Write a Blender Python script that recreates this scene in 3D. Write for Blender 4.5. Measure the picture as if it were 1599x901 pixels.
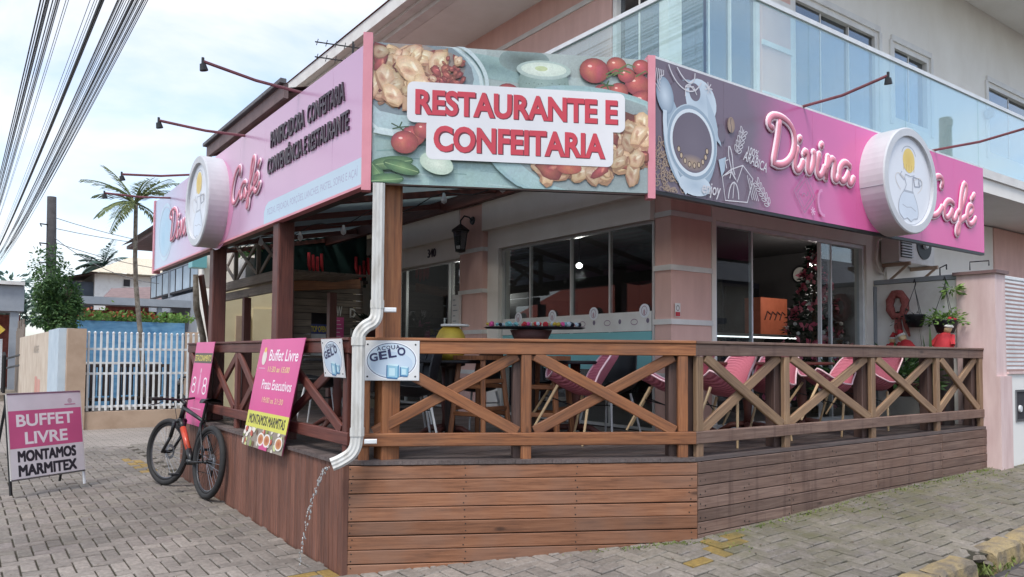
import bpy, math, random
from mathutils import Vector, Matrix
random.seed(7)
S = bpy.context.scene
for o in list(bpy.data.objects): bpy.data.objects.remove(o)
COL = S.collection
# ---------------------------------------------------------------- camera
cd = bpy.data.cameras.new('camera'); cam = bpy.data.objects.new('camera', cd); COL.objects.link(cam)
cd.sensor_width = 36; cd.lens = 36*1190/1599; cd.shift_y = 0.0341; cd.clip_end = 2000; cd.clip_start = .05
YAW, PIT, ROLL = math.radians(36), math.atan(50/1190), 0.0075
fh = Vector((math.sin(YAW), math.cos(YAW), 0)); rt = Vector((math.cos(YAW), -math.sin(YAW), 0)); zz = Vector((0, 0, 1))
fw = fh*math.cos(PIT)+zz*math.sin(PIT); up = zz*math.cos(PIT)-fh*math.sin(PIT)
rt, up = rt*math.cos(ROLL)+up*math.sin(ROLL), up*math.cos(ROLL)-rt*math.sin(ROLL)
cm = Matrix((rt, up, -fw)).transposed().to_4x4(); cm.translation = Vector((-2.327, -5.306, 1.65))
cam.matrix_world = cm; S.camera = cam
# ---------------------------------------------------------------- sky, sun, exposure
SUN_EL, SUN_AZ = math.radians(58), math.radians(235)      # azimuth clockwise from +Y
W = bpy.data.worlds.new('World'); S.world = W; W.use_nodes = True
nt = W.node_tree; nt.nodes.clear()
def N(t, ty, **k):
    n = t.nodes.new(ty)
    for a, v in k.items():
        if a in n.inputs.keys(): n.inputs[a].default_value = v
        else: setattr(n, a, v)
    return n
sky = N(nt, 'ShaderNodeTexSky'); sky.sky_type = 'NISHITA'; sky.sun_disc = False
sky.sun_elevation = SUN_EL; sky.sun_rotation = SUN_AZ; sky.air_density = 1.0; sky.dust_density = 1.5; sky.ozone_density = 1.2
tc = N(nt, 'ShaderNodeTexCoord')
mp = N(nt, 'ShaderNodeMapping'); mp.inputs['Scale'].default_value = (1.3, 1.3, 3.2); mp.inputs['Location'].default_value = (.35, .1, .2)
nz = N(nt, 'ShaderNodeTexNoise', Scale=1.7, Detail=8, Roughness=.56); nz.inputs['Distortion'].default_value = .35
rp = N(nt, 'ShaderNodeValToRGB'); rp.color_ramp.elements[0].position = .38; rp.color_ramp.elements[1].position = .62
rp.color_ramp.elements[0].color = (.2,.2,.2,1); rp.color_ramp.elements[1].color = (.95,.95,.95,1)
mx = N(nt, 'ShaderNodeMix', data_type='RGBA'); mx.inputs[7].default_value = (4.3, 4.35, 4.5, 1)
hs = N(nt, 'ShaderNodeMix', data_type='RGBA', blend_type='MULTIPLY'); hs.inputs[0].default_value = 1; hs.inputs[7].default_value = (1.06,1.13,1.17,1)
bg = N(nt, 'ShaderNodeBackground', Strength=.125); wo = N(nt, 'ShaderNodeOutputWorld')
L = nt.links.new
L(tc.outputs['Generated'], mp.inputs['Vector']); L(mp.outputs[0], nz.inputs['Vector']); L(nz.outputs['Fac'], rp.inputs[0])
L(sky.outputs[0], hs.inputs[6]); L(hs.outputs[2], mx.inputs[6]); L(rp.outputs[0], mx.inputs[0]); L(mx.outputs[2], bg.inputs[0]); L(bg.outputs[0], wo.inputs[0])
sl = bpy.data.lights.new('sun', 'SUN'); sl.energy = 1.35; sl.angle = math.radians(18); sl.color = (1, .96, .9)
so = bpy.data.objects.new('sun', sl); COL.objects.link(so)
sd = Vector((math.sin(SUN_AZ)*math.cos(SUN_EL), math.cos(SUN_AZ)*math.cos(SUN_EL), math.sin(SUN_EL)))
so.rotation_euler = sd.to_track_quat('Z', 'Y').to_euler(); so.location = (0, 0, 30)
V = S.view_settings; V.view_transform = 'Standard'; V.look = 'None'; V.exposure = 1.08; V.gamma = 1; V.use_curve_mapping = False
S.cycles.max_bounces = 8; S.cycles.transparent_max_bounces = 16; S.cycles.caustics_reflective = False; S.cycles.caustics_refractive = False
# ---------------------------------------------------------------- materials
def srgb(r, g, b):
    f = lambda c: (c/255/12.92) if c/255 <= .04045 else ((c/255+.055)/1.055)**2.4
    return (f(r), f(g), f(b), 1)
MATS = {}
def newmat(name):
    m = bpy.data.materials.new(name); m.use_nodes = True; t = m.node_tree; t.nodes.clear()
    o = N(t, 'ShaderNodeOutputMaterial'); p = N(t, 'ShaderNodeBsdfPrincipled'); t.links.new(p.outputs[0], o.inputs[0])
    MATS[name] = m
    return m, t, p, o
def mat(name, c, c2=None, scale=6, rough=.6, metal=0, bump=0, bscale=None, stretch=(1,1,1), detail=6, rand=0, spec=.5, lo=.35, hi=.65):
    m, t, p, o = newmat(name); L = t.links.new
    p.inputs['Roughness'].default_value = rough; p.inputs['Metallic'].default_value = metal; p.inputs['Specular IOR Level'].default_value = spec
    p.inputs['Base Color'].default_value = c
    if c2 or bump or rand:
        tc = N(t, 'ShaderNodeTexCoord'); mp = N(t, 'ShaderNodeMapping'); mp.inputs['Scale'].default_value = stretch
        nz = N(t, 'ShaderNodeTexNoise', Scale=scale, Detail=detail, Roughness=.6)
        L(tc.outputs['Object'], mp.inputs[0]); L(mp.outputs[0], nz.inputs['Vector'])
        r = N(t, 'ShaderNodeValToRGB'); r.color_ramp.elements[0].position = lo; r.color_ramp.elements[1].position = hi
        r.color_ramp.elements[0].color = c; r.color_ramp.elements[1].color = c2 or c
        L(nz.outputs['Fac'], r.inputs[0]); out = r.outputs[0]
        if rand:
            oi = N(t, 'ShaderNodeObjectInfo'); mr = N(t, 'ShaderNodeMapRange'); mr.inputs[3].default_value = 1-rand; mr.inputs[4].default_value = 1+rand
            h = N(t, 'ShaderNodeHueSaturation'); L(oi.outputs['Random'], mr.inputs[0]); L(mr.outputs[0], h.inputs['Value']); L(out, h.inputs['Color']); out = h.outputs[0]
        L(out, p.inputs['Base Color'])
        if bump:
            n2 = N(t, 'ShaderNodeTexNoise', Scale=bscale or scale*6, Detail=5, Roughness=.6); L(mp.outputs[0], n2.inputs['Vector'])
            b = N(t, 'ShaderNodeBump', Strength=bump, Distance=.02); L(n2.outputs['Fac'], b.inputs['Height']); L(b.outputs[0], p.inputs['Normal'])
    return m
def woodmat(name, c1, c2, c3, rough=.5, weather=None, wamt=.5, knots=True):
    """grain runs along u of the uv map (metres)"""
    m, t, p, o = newmat(name); L = t.links.new
    uv = N(t, 'ShaderNodeUVMap'); oi = N(t, 'ShaderNodeObjectInfo')
    ofs = N(t, 'ShaderNodeMath', operation='MULTIPLY'); ofs.inputs[1].default_value = 37.0; L(oi.outputs['Random'], ofs.inputs[0])
    cb = N(t, 'ShaderNodeCombineXYZ'); L(ofs.outputs[0], cb.inputs[0]); L(ofs.outputs[0], cb.inputs[2])
    ad = N(t, 'ShaderNodeVectorMath', operation='ADD'); L(uv.outputs[0], ad.inputs[0]); L(cb.outputs[0], ad.inputs[1])
    mp = N(t, 'ShaderNodeMapping'); mp.inputs['Scale'].default_value = (1.2, 22, 1); L(ad.outputs[0], mp.inputs[0])
    n1 = N(t, 'ShaderNodeTexNoise', Scale=2.2, Detail=7, Roughness=.65); n1.inputs['Distortion'].default_value = .6; L(mp.outputs[0], n1.inputs['Vector'])
    r = N(t, 'ShaderNodeValToRGB'); e = r.color_ramp.elements; e[0].position = .28; e[0].color = c1; e[1].position = .75; e[1].color = c3
    k = e.new(.5); k.color = c2
    L(n1.outputs['Fac'], r.inputs[0]); out = r.outputs[0]
    n2 = N(t, 'ShaderNodeTexNoise', Scale=2.6, Detail=4); L(ad.outputs[0], n2.inputs['Vector'])
    if weather:
        rr = N(t, 'ShaderNodeValToRGB'); rr.color_ramp.elements[0].position = .42; rr.color_ramp.elements[1].position = .66
        L(n2.outputs['Fac'], rr.inputs[0]); ml = N(t, 'ShaderNodeMath', operation='MULTIPLY'); ml.inputs[1].default_value = wamt; L(rr.outputs[0], ml.inputs[0])
        mw = N(t, 'ShaderNodeMix', data_type='RGBA'); mw.inputs[7].default_value = weather; L(ml.outputs[0], mw.inputs[0]); L(out, mw.inputs[6]); out = mw.outputs[2]
    if knots:
        mk = N(t, 'ShaderNodeMapping'); mk.inputs['Scale'].default_value = (2.2, 6.5, 1); L(ad.outputs[0], mk.inputs[0])
        vo = N(t, 'ShaderNodeTexVoronoi', Scale=1.0); L(mk.outputs[0], vo.inputs['Vector'])
        kr = N(t, 'ShaderNodeValToRGB'); kr.color_ramp.elements[0].position = .05; kr.color_ramp.elements[1].position = .13
        kr.color_ramp.elements[0].color = (1,1,1,1); kr.color_ramp.elements[1].color = (0,0,0,1); L(vo.outputs['Distance'], kr.inputs[0])
        sp = N(t, 'ShaderNodeSeparateColor'); L(vo.outputs['Color'], sp.inputs[0])
        gt = N(t, 'ShaderNodeMath', operation='GREATER_THAN'); gt.inputs[1].default_value = .6; L(sp.outputs[0], gt.inputs[0])
        mm = N(t, 'ShaderNodeMath', operation='MULTIPLY'); L(gt.outputs[0], mm.inputs[0]); L(kr.outputs[0], mm.inputs[1])
        m2 = N(t, 'ShaderNodeMath', operation='MULTIPLY'); m2.inputs[1].default_value = .75; L(mm.outputs[0], m2.inputs[0])
        mw = N(t, 'ShaderNodeMix', data_type='RGBA'); mw.inputs[7].default_value = tuple(v*.35 for v in c1[:3])+(1,); L(m2.outputs[0], mw.inputs[0]); L(out, mw.inputs[6]); out = mw.outputs[2]
    h = N(t, 'ShaderNodeHueSaturation'); mr = N(t, 'ShaderNodeMapRange'); mr.inputs[3].default_value = .8; mr.inputs[4].default_value = 1.2
    L(oi.outputs['Random'], mr.inputs[0]); L(mr.outputs[0], h.inputs['Value']); L(out, h.inputs['Color']); L(h.outputs[0], p.inputs['Base Color'])
    rm = N(t, 'ShaderNodeMapRange'); rm.inputs[3].default_value = rough-.14; rm.inputs[4].default_value = rough+.2; L(n2.outputs['Fac'], rm.inputs[0]); L(rm.outputs[0], p.inputs['Roughness'])
    if name == 'wood_worn':      # rain streaks run down the weathered boards
        ge = N(t, 'ShaderNodeNewGeometry'); m5 = N(t, 'ShaderNodeMapping'); m5.inputs['Scale'].default_value = (5.5, 5.5, .35); L(ge.outputs['Position'], m5.inputs[0])
        n5 = N(t, 'ShaderNodeTexNoise', Scale=2.0, Detail=5, Roughness=.7); L(m5.outputs[0], n5.inputs['Vector']); r5 = N(t, 'ShaderNodeMapRange'); r5.inputs[1].default_value = .53; r5.inputs[2].default_value = .66; r5.inputs[4].default_value = .5; L(n5.outputs['Fac'], r5.inputs[0])
        mw = N(t, 'ShaderNodeMix', data_type='RGBA'); mw.inputs[7].default_value = srgb(70,48,44); L(r5.outputs[0], mw.inputs[0]); L(h.outputs[0], mw.inputs[6]); L(mw.outputs[2], p.inputs['Base Color'])
    b = N(t, 'ShaderNodeBump', Strength=.35, Distance=.004); L(n1.outputs['Fac'], b.inputs['Height']); L(b.outputs[0], p.inputs['Normal'])
    return m
def glassmat(name, tint, refl=.06, power=4.0, rough=0.0, sky_sheen=0):
    m, t, p, o = newmat(name); L = t.links.new; t.nodes.remove(p)
    lw = N(t, 'ShaderNodeLayerWeight', Blend=.5); pw = N(t, 'ShaderNodeMath', operation='POWER'); pw.inputs[1].default_value = power
    mr = N(t, 'ShaderNodeMapRange'); mr.inputs[3].default_value = refl; mr.inputs[4].default_value = .95
    L(lw.outputs['Facing'], pw.inputs[0]); L(pw.outputs[0], mr.inputs[0])
    tr = N(t, 'ShaderNodeBsdfTransparent'); tr.inputs[0].default_value = tint; gl = N(t, 'ShaderNodeBsdfGlossy', Roughness=rough); gl.inputs[0].default_value = (.95,.97,1,1)
    base = tr.outputs[0]
    if sky_sheen:
        df = N(t, 'ShaderNodeBsdfDiffuse'); df.inputs[0].default_value = (.75,.9,.9,1); m0 = N(t, 'ShaderNodeMixShader', Fac=sky_sheen); L(tr.outputs[0], m0.inputs[1]); L(df.outputs[0], m0.inputs[2]); base = m0.outputs[0]  # pale diffuse mixed in as painted sky reflection on the glass
    ms = N(t, 'ShaderNodeMixShader'); L(mr.outputs[0], ms.inputs[0]); L(base, ms.inputs[1]); L(gl.outputs[0], ms.inputs[2]); L(ms.outputs[0], o.inputs[0])
    return m
def printmat(name, rough=.35, grime=.12, mottle=0):
    """flat print: colours come from the artwork drawn into the colour attribute"""
    m, t, p, o = newmat(name); L = t.links.new
    a = N(t, 'ShaderNodeVertexColor'); a.layer_name = 'Col'
    tc = N(t, 'ShaderNodeTexCoord'); nz = N(t, 'ShaderNodeTexNoise', Scale=3, Detail=7); L(tc.outputs['Object'], nz.inputs['Vector'])
    mr = N(t, 'ShaderNodeMapRange'); mr.inputs[3].default_value = 1-grime; mr.inputs[4].default_value = 1+grime; L(nz.outputs['Fac'], mr.inputs[0])
    h = N(t, 'ShaderNodeHueSaturation'); L(mr.outputs[0], h.inputs['Value']); L(a.outputs[0], h.inputs['Color']); L(h.outputs[0], p.inputs['Base Color'])
    if mottle:      # halftone mottling of a blown-up photograph
        n2 = N(t, 'ShaderNodeTexNoise', Scale=34, Detail=9, Roughness=.75); n2.inputs['Distortion'].default_value = 1.2; L(tc.outputs['Object'], n2.inputs['Vector'])
        m2 = N(t, 'ShaderNodeMapRange'); m2.inputs[1].default_value = .3; m2.inputs[2].default_value = .7; m2.inputs[3].default_value = 1-mottle; m2.inputs[4].default_value = 1+mottle*.8; L(n2.outputs['Fac'], m2.inputs[0])
        n3 = N(t, 'ShaderNodeTexNoise', Scale=11, Detail=5); L(tc.outputs['Object'], n3.inputs['Vector']); m3 = N(t, 'ShaderNodeMapRange'); m3.inputs[3].default_value = .45; m3.inputs[4].default_value = .55; L(n3.outputs['Fac'], m3.inputs[0])
        h2 = N(t, 'ShaderNodeHueSaturation'); h2.inputs['Saturation'].default_value = .86; L(m2.outputs[0], h2.inputs['Value']); L(m3.outputs[0], h2.inputs['Hue']); L(h.outputs[0], h2.inputs['Color']); L(h2.outputs[0], p.inputs['Base Color'])
    p.inputs['Roughness'].default_value = rough
    return m
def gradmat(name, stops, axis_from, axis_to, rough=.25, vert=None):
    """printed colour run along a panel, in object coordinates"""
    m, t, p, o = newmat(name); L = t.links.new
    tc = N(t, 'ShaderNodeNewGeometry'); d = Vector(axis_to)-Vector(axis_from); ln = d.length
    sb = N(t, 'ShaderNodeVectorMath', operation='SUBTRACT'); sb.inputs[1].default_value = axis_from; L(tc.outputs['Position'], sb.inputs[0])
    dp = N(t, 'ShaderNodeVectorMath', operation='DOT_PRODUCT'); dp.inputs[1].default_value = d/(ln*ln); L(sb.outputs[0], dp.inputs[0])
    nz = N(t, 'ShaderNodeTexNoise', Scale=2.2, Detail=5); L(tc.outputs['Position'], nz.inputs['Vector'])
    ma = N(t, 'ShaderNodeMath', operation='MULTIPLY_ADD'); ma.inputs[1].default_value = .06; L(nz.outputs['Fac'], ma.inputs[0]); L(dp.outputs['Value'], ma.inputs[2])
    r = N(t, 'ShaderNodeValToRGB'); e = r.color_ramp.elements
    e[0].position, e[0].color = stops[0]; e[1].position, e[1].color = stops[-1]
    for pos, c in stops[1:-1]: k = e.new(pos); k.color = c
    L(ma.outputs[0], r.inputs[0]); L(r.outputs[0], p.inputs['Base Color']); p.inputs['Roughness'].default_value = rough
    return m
def emis(name, c, s):
    m, t, p, o = newmat(name); p.inputs['Emission Color'].default_value = c; p.inputs['Emission Strength'].default_value = s; p.inputs['Base Color'].default_value = c; return m
# ---------------------------------------------------------------- geometry helpers
ORG = {}
class MB:
    def __init__(s): s.v = []; s.f = []; s.uv = []; s.m = []; s.c = []; s.mi = 0
    def face(s, pts, uvs=None, cols=None):
        i = len(s.v); s.v += [Vector(p) for p in pts]; s.f.append(tuple(range(i, i+len(pts)))); s.m.append(s.mi)
        s.uv += uvs or [(p[0], p[1]) for p in map(Vector, pts)]; s.c += cols or [(1,1,1,1)]*len(pts)
    def prism(s, prof, p0, ax, uoff=None, caps=True):
        """extrude closed profile (list of world points) along vector ax"""
        n = len(prof); ax = Vector(ax); ln = ax.length; uo = random.random()*9 if uoff is None else uoff; vv = 0
        P = [Vector(p)+Vector(p0) for p in prof]
        for i in range(n):
            a, b = P[i], P[(i+1) % n]; w = (b-a).length
            s.face([a, b, b+ax, a+ax], [(uo, vv), (uo, vv+w), (uo+ln, vv+w), (uo+ln, vv)]); vv += w
        if caps:
            s.face([p for p in reversed(P)], [(uo+.01*k, vv) for k in range(n)]); s.face([p+ax for p in P], [(uo+.01*k, vv) for k in range(n)])
        return s
    def box(s, a, b):
        a, b = Vector(a), Vector(b); x0, y0, z0 = (min(a[i], b[i]) for i in range(3)); x1, y1, z1 = (max(a[i], b[i]) for i in range(3))
        d = (x1-x0, y1-y0, z1-z0); k = d.index(max(d))
        if k == 0: pr = [(x0,y0,z0),(x0,y0,z1),(x0,y1,z1),(x0,y1,z0)]; ax = (d[0],0,0)
        elif k == 1: pr = [(x0,y0,z0),(x1,y0,z0),(x1,y0,z1),(x0,y0,z1)]; ax = (0,d[1],0)
        else: pr = [(x0,y0,z0),(x0,y1,z0),(x1,y1,z0),(x1,y0,z0)]; ax = (0,0,d[2])
        return s.prism(pr, (0,0,0), ax)
    def beam(s, p0, p1, w, h, up=(0,0,1), bev=.006):
        """chamfered beam; w across, h along up"""
        p0, p1 = Vector(p0), Vector(p1); d = (p1-p0).normalized(); u = Vector(up); sd = d.cross(u).normalized(); u = sd.cross(d).normalized()
        w /= 2; h /= 2; b = min(bev, w*.4, h*.4)
        pr = [sd*x+u*y for x, y in ((-w+b,-h),(w-b,-h),(w,-h+b),(w,h-b),(w-b,h),(-w+b,h),(-w,h-b),(-w,-h+b))]
        return s.prism(pr, p0, p1-p0)
    def tube(s, pts, r, n=6, close=False, caps=True, flat=None):
        pts = [Vector(p) for p in pts]; m = len(pts); rr = r if isinstance(r, (list, tuple)) else [r]*m
        rings = []; prev = None
        for i, p in enumerate(pts):
            a = pts[(i-1) % m] if (close or i > 0) else p; b = pts[(i+1) % m] if (close or i < m-1) else p
            d = (b-a)
            if d.length < 1e-9: d = Vector((0,0,1))
            d.normalize()
            if flat is not None: nrm = Vector(flat[0]); nrm = (nrm-d*nrm.dot(d)).normalized()
            elif prev is None: nrm = (Vector((0,0,1)) if abs(d.z) < .9 else Vector((1,0,0))); nrm = (nrm-d*nrm.dot(d)).normalized()
            else: nrm = (prev-d*prev.dot(d)).normalized()
            prev = nrm; bi = d.cross(nrm); k = flat[1] if flat is not None else 1
            rings.append([p+(nrm*math.cos(t)*k+bi*math.sin(t))*rr[i] for t in [2*math.pi*j/n for j in range(n)]])
        base = len(s.v)
        for ring in rings:
            for q in ring: s.v.append(q)
        def idx(i, j): return base+(i % m)*n+(j % n)
        for i in range(m if close else m-1):
            for j in range(n):
                s.f.append((idx(i,j), idx(i,j+1), idx(i+1,j+1), idx(i+1,j))); s.m.append(s.mi)
                s.uv += [(i*.1, j*.02), (i*.1, j*.02+.02), (i*.1+.1, j*.02+.02), (i*.1+.1, j*.02)]; s.c += [(1,1,1,1)]*4
        if caps and not close:
            s.f.append(tuple(idx(0,j) for j in reversed(range(n)))); s.f.append(tuple(idx(m-1,j) for j in range(n))); s.m += [s.mi]*2
            s.uv += [(0,0)]*(2*n); s.c += [(1,1,1,1)]*(2*n)
        return s
    def lathe(s, prof, c, n=16, axis=(0,0,1)):
        """prof: (r, h) pairs along axis"""
        ax = Vector(axis).normalized(); t = Vector((1,0,0)) if abs(ax.x) < .9 else Vector((0,1,0)); u = (t-ax*t.dot(ax)).normalized(); w = ax.cross(u); c = Vector(c); base = len(s.v)
        for r, h in prof:
            for j in range(n):
                a = 2*math.pi*j/n; s.v.append(c+ax*h+(u*math.cos(a)+w*math.sin(a))*max(r, 1e-4))
        for i in range(len(prof)-1):
            for j in range(n):
                q = (base+i*n+j, base+i*n+(j+1) % n, base+(i+1)*n+(j+1) % n, base+(i+1)*n+j); s.f.append(q); s.m.append(s.mi); s.uv += [(0,0)]*4; s.c += [(1,1,1,1)]*4
        return s
    def grid(s, fn, nu, nv):
        base = len(s.v)
        for i in range(nu+1):
            for j in range(nv+1): s.v.append(Vector(fn(i/nu, j/nv)))
        for i in range(nu):
            for j in range(nv):
                a = base+i*(nv+1)+j; s.f.append((a, a+nv+1, a+nv+2, a+1)); s.m.append(s.mi); s.uv += [(i/nu, j/nv)]*4; s.c += [(1,1,1,1)]*4
        return s
    def leaf(s, c, d, n, ln, w, col=(1,1,1,1)):
        c, d = Vector(c), Vector(d).normalized(); sd = d.cross(Vector(n)).normalized()*w*.5
        s.face([c, c+d*ln*.5+sd, c+d*ln, c+d*ln*.5-sd], [(0,0),(.5,1),(1,0),(.5,-1)], [col]*4)
    def xf(s, M):
        s.v = [M @ v for v in s.v]; return s
    def build(s, name, mats, parent=None, smooth=False, label=None, kind=None):
        me = bpy.data.meshes.new(name); off = ORG.get(parent.name, Vector()) if parent else Vector()
        me.from_pydata([tuple(v-off) for v in s.v], [], s.f); ob = bpy.data.objects.new(name, me); COL.objects.link(ob)
        ms = mats if isinstance(mats, (list, tuple)) else [mats]
        for m in ms: me.materials.append(MATS[m] if isinstance(m, str) else m)
        if len(ms) > 1: me.polygons.foreach_set('material_index', s.m)
        ul = me.uv_layers.new(name='UVMap'); ul.data.foreach_set('uv', [x for q in s.uv for x in q[:2]])
        ca = me.color_attributes.new('Col', 'FLOAT_COLOR', 'CORNER'); ca.data.foreach_set('color', [x for q in s.c for x in q])
        if smooth: me.polygons.foreach_set('use_smooth', [True]*len(me.polygons))
        me.update()
        if parent: ob.parent = parent; ORG[ob.name] = off
        if label: ob['label'] = label
        if kind: ob['kind'] = kind
        return ob
def tag(o, label, cat, group=None, kind=None):
    o['label'] = label; o['category'] = cat
    if group: o['group'] = group
    if kind: o['kind'] = kind
    return o
def thing(name, label, cat, loc=(0,0,0), group=None):
    o = bpy.data.objects.new(name, None); COL.objects.link(o); o.location = loc; o.empty_display_size = .1
    ORG[o.name] = Vector(loc); return tag(o, label, cat, group)
def structure(name, mb, m, smooth=False):
    o = mb.build(name, m, None, smooth); o['kind'] = 'structure'; return o
KIDS = {}
def copy_tree(o, parent=None):
    c = o.copy(); COL.objects.link(c); c.parent = parent
    for ch in [k for k in bpy.data.objects if k.parent == o]: copy_tree(ch, c)
    return c
def part(parent, name, m, smooth=False, **k):
    """decorator-free shortcut: returns MB whose build is deferred by caller"""
    return MB()
def box(name, a, b, m, parent, **k): return MB().box(a, b).build(name, m, parent, **k)
def beam(name, a, b, w, h, m, parent, up=(0,0,1), bev=.006): return MB().beam(a, b, w, h, up, bev).build(name, m, parent)
# flat artwork: shapes in a panel frame (a along u, b along v), every layer a hair above the last
class Art:
    def __init__(s, o, u, v, n): s.o, s.u, s.v, s.n = Vector(o), Vector(u).normalized(), Vector(v).normalized(), Vector(n).normalized(); s.h = .0012; s.d = .0001; s.mb = MB(); s.clip = None
    def P(s, a, b, h=None):
        if s.clip: a = min(max(a, s.clip[0]), s.clip[1]); b = min(max(b, s.clip[2]), s.clip[3])
        return s.o+s.u*a+s.v*b+s.n*(s.h if h is None else h)
    def step(s): s.h += s.d
    def poly(s, pts, col):
        s.step(); s.mb.face([s.P(*p) for p in pts], None, [col]*len(pts))
    def rect(s, a0, b0, a1, b1, col): s.poly([(a0,b0),(a1,b0),(a1,b1),(a0,b1)], col)
    def ell(s, a, b, ra, rb, c0, c1=None, rot=0, n=22, off=(0,0), t0=0, t1=2*math.pi, jit=0):
        s.step(); c1 = c1 or c0; cs, sn = math.cos(rot), math.sin(rot)
        pt = lambda x, y: (a+x*cs-y*sn, b+x*sn+y*cs)
        J = [1+random.uniform(-jit,jit) for i in range(n)]; J.append(J[0]); R = [pt(J[i]*ra*math.cos(t0+(t1-t0)*i/n), J[i]*rb*math.sin(t0+(t1-t0)*i/n)) for i in range(n+1)]; ce = pt(ra*off[0], rb*off[1])
        for i in range(n): s.mb.face([s.P(*ce), s.P(*R[i]), s.P(*R[i+1])], None, [c0, c1, c1])
    def ring(s, a, b, ra, rb, w, col, rot=0, n=30, t0=0, t1=2*math.pi):
        s.step(); cs, sn = math.cos(rot), math.sin(rot); pt = lambda x, y: (a+x*cs-y*sn, b+x*sn+y*cs)
        T = [t0+(t1-t0)*i/n for i in range(n+1)]
        for i in range(n):
            q = [pt((ra+k)*math.cos(t), (rb+k)*math.sin(t)) for t, k in ((T[i],-w/2),(T[i],w/2),(T[i+1],w/2),(T[i+1],-w/2))]
            s.mb.face([s.P(*x) for x in q], None, [col]*4)
    def stroke(s, pts, w, col, close=False):
        s.step(); m = len(pts); pts = [Vector((p[0], p[1])) for p in pts]
        L_, R_ = [], []
        for i in range(m):
            a = pts[i-1] if (i > 0 or close) else pts[i]; b = pts[(i+1) % m] if (i < m-1 or close) else pts[i]
            d = (b-a).normalized() if (b-a).length > 1e-9 else Vector((1,0)); nn = Vector((-d.y, d.x))*w*.5
            L_.append(pts[i]+nn); R_.append(pts[i]-nn)
        for i in range(m if close else m-1):
            j = (i+1) % m; s.mb.face([s.P(*L_[i]), s.P(*R_[i]), s.P(*R_[j]), s.P(*L_[j])], None, [col]*4)
    def text(s, txt, a, b, size, col, width=None, height=None, bold=0, shear=0, align='LEFT', rot=0):
        s.step(); hasM = 'M' in txt; V_, F_ = textmesh(txt, size, 0 if hasM else bold, shear)
        if not V_: return
        x0 = min(v[0] for v in V_); x1 = max(v[0] for v in V_); y0 = min(v[1] for v in V_); y1 = max(v[1] for v in V_)
        kx = width/(x1-x0) if width else 1; ky = height/(y1-y0) if height else (kx if width and not height else 1)
        sh = 0 if align == 'LEFT' else -(x1-x0)*kx/2; cs, sn = math.cos(rot), math.sin(rot)
        Q = []
        for v in V_:
            x = (v[0]-x0)*kx+sh; y = (v[1]-(y0 if height else 0))*ky; Q.append((a+x*cs-y*sn, b+x*sn+y*cs))
        e = bold*(height or size)*1.1
        for dx, dy in ([(0,0)] if not hasM or not bold else [(-e,-e),(e,-e),(-e,e),(e,e),(0,0)]):
            s.step()
            for f in F_: s.mb.face([s.P(Q[i][0]+dx, Q[i][1]+dy) for i in f], None, [col]*len(f))
    def build(s, name, parent, m='print'): return s.mb.build(name, m, parent)
def textmesh(txt, size=1, bold=0, shear=0, extrude=0):
    cu = bpy.data.curves.new('t', 'FONT'); cu.body = txt; cu.size = size; cu.offset = bold*size; cu.shear = shear; cu.extrude = extrude; cu.resolution_u = 4
    cu.fill_mode = 'BOTH' if extrude else 'FRONT'
    ob = bpy.data.objects.new('t', cu); COL.objects.link(ob); dg = bpy.context.evaluated_depsgraph_get(); dg.update()
    me = ob.evaluated_get(dg).to_mesh(); V_ = [tuple(v.co) for v in me.vertices]; F_ = [tuple(p.vertices) for p in me.polygons]
    ob.evaluated_get(dg).to_mesh_clear(); bpy.data.objects.remove(ob); bpy.data.curves.remove(cu)
    return V_, F_
def raised(txt, o, u, v, n, width, height, depth, m, parent, bold=.02, shear=0, name='lettering'):
    """solid letters standing on a panel"""
    V_, F_ = textmesh(txt, 1, bold, shear, .5); x0 = min(a[0] for a in V_); x1 = max(a[0] for a in V_); y0 = min(a[1] for a in V_); y1 = max(a[1] for a in V_)
    o, u, v, n = Vector(o), Vector(u), Vector(v), Vector(n); mb = MB()
    Q = [o+u*((a[0]-x0)/(x1-x0)*width)+v*((a[1]-y0)/(y1-y0)*height)+n*((a[2]+.5)*depth+.002) for a in V_]
    for f in F_: mb.face([Q[i] for i in f])
    return mb.build(name, m, parent)
def smooth(x, a, b): t = min(1, max(0, (x-a)/(b-a))); return t*t*(3-2*t)
def lerp(pts, x):
    if x <= pts[0][0]: return pts[0][1]
    for (a, za), (b, zb) in zip(pts, pts[1:]):
        if x <= b: return za+(zb-za)*(x-a)/(b-a)
    return pts[-1][1]
def gz(x, y):
    """lie of the pavement: level by the left street, climbing along the right street"""
    z = lerp([(0,.03),(2.39,.235),(3.56,.275),(4.9,.33),(7.6,.38),(12,.45),(60,.9)], x)
    if y < -1.3: z -= .06*min(-1.3-y, 1.4)*min(1, max(0, x/2.4))
    z += .06*smooth(y, 0, 4)*(1-smooth(y, 7, 12))*(1-smooth(x, 0, 1))
    return z
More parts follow.
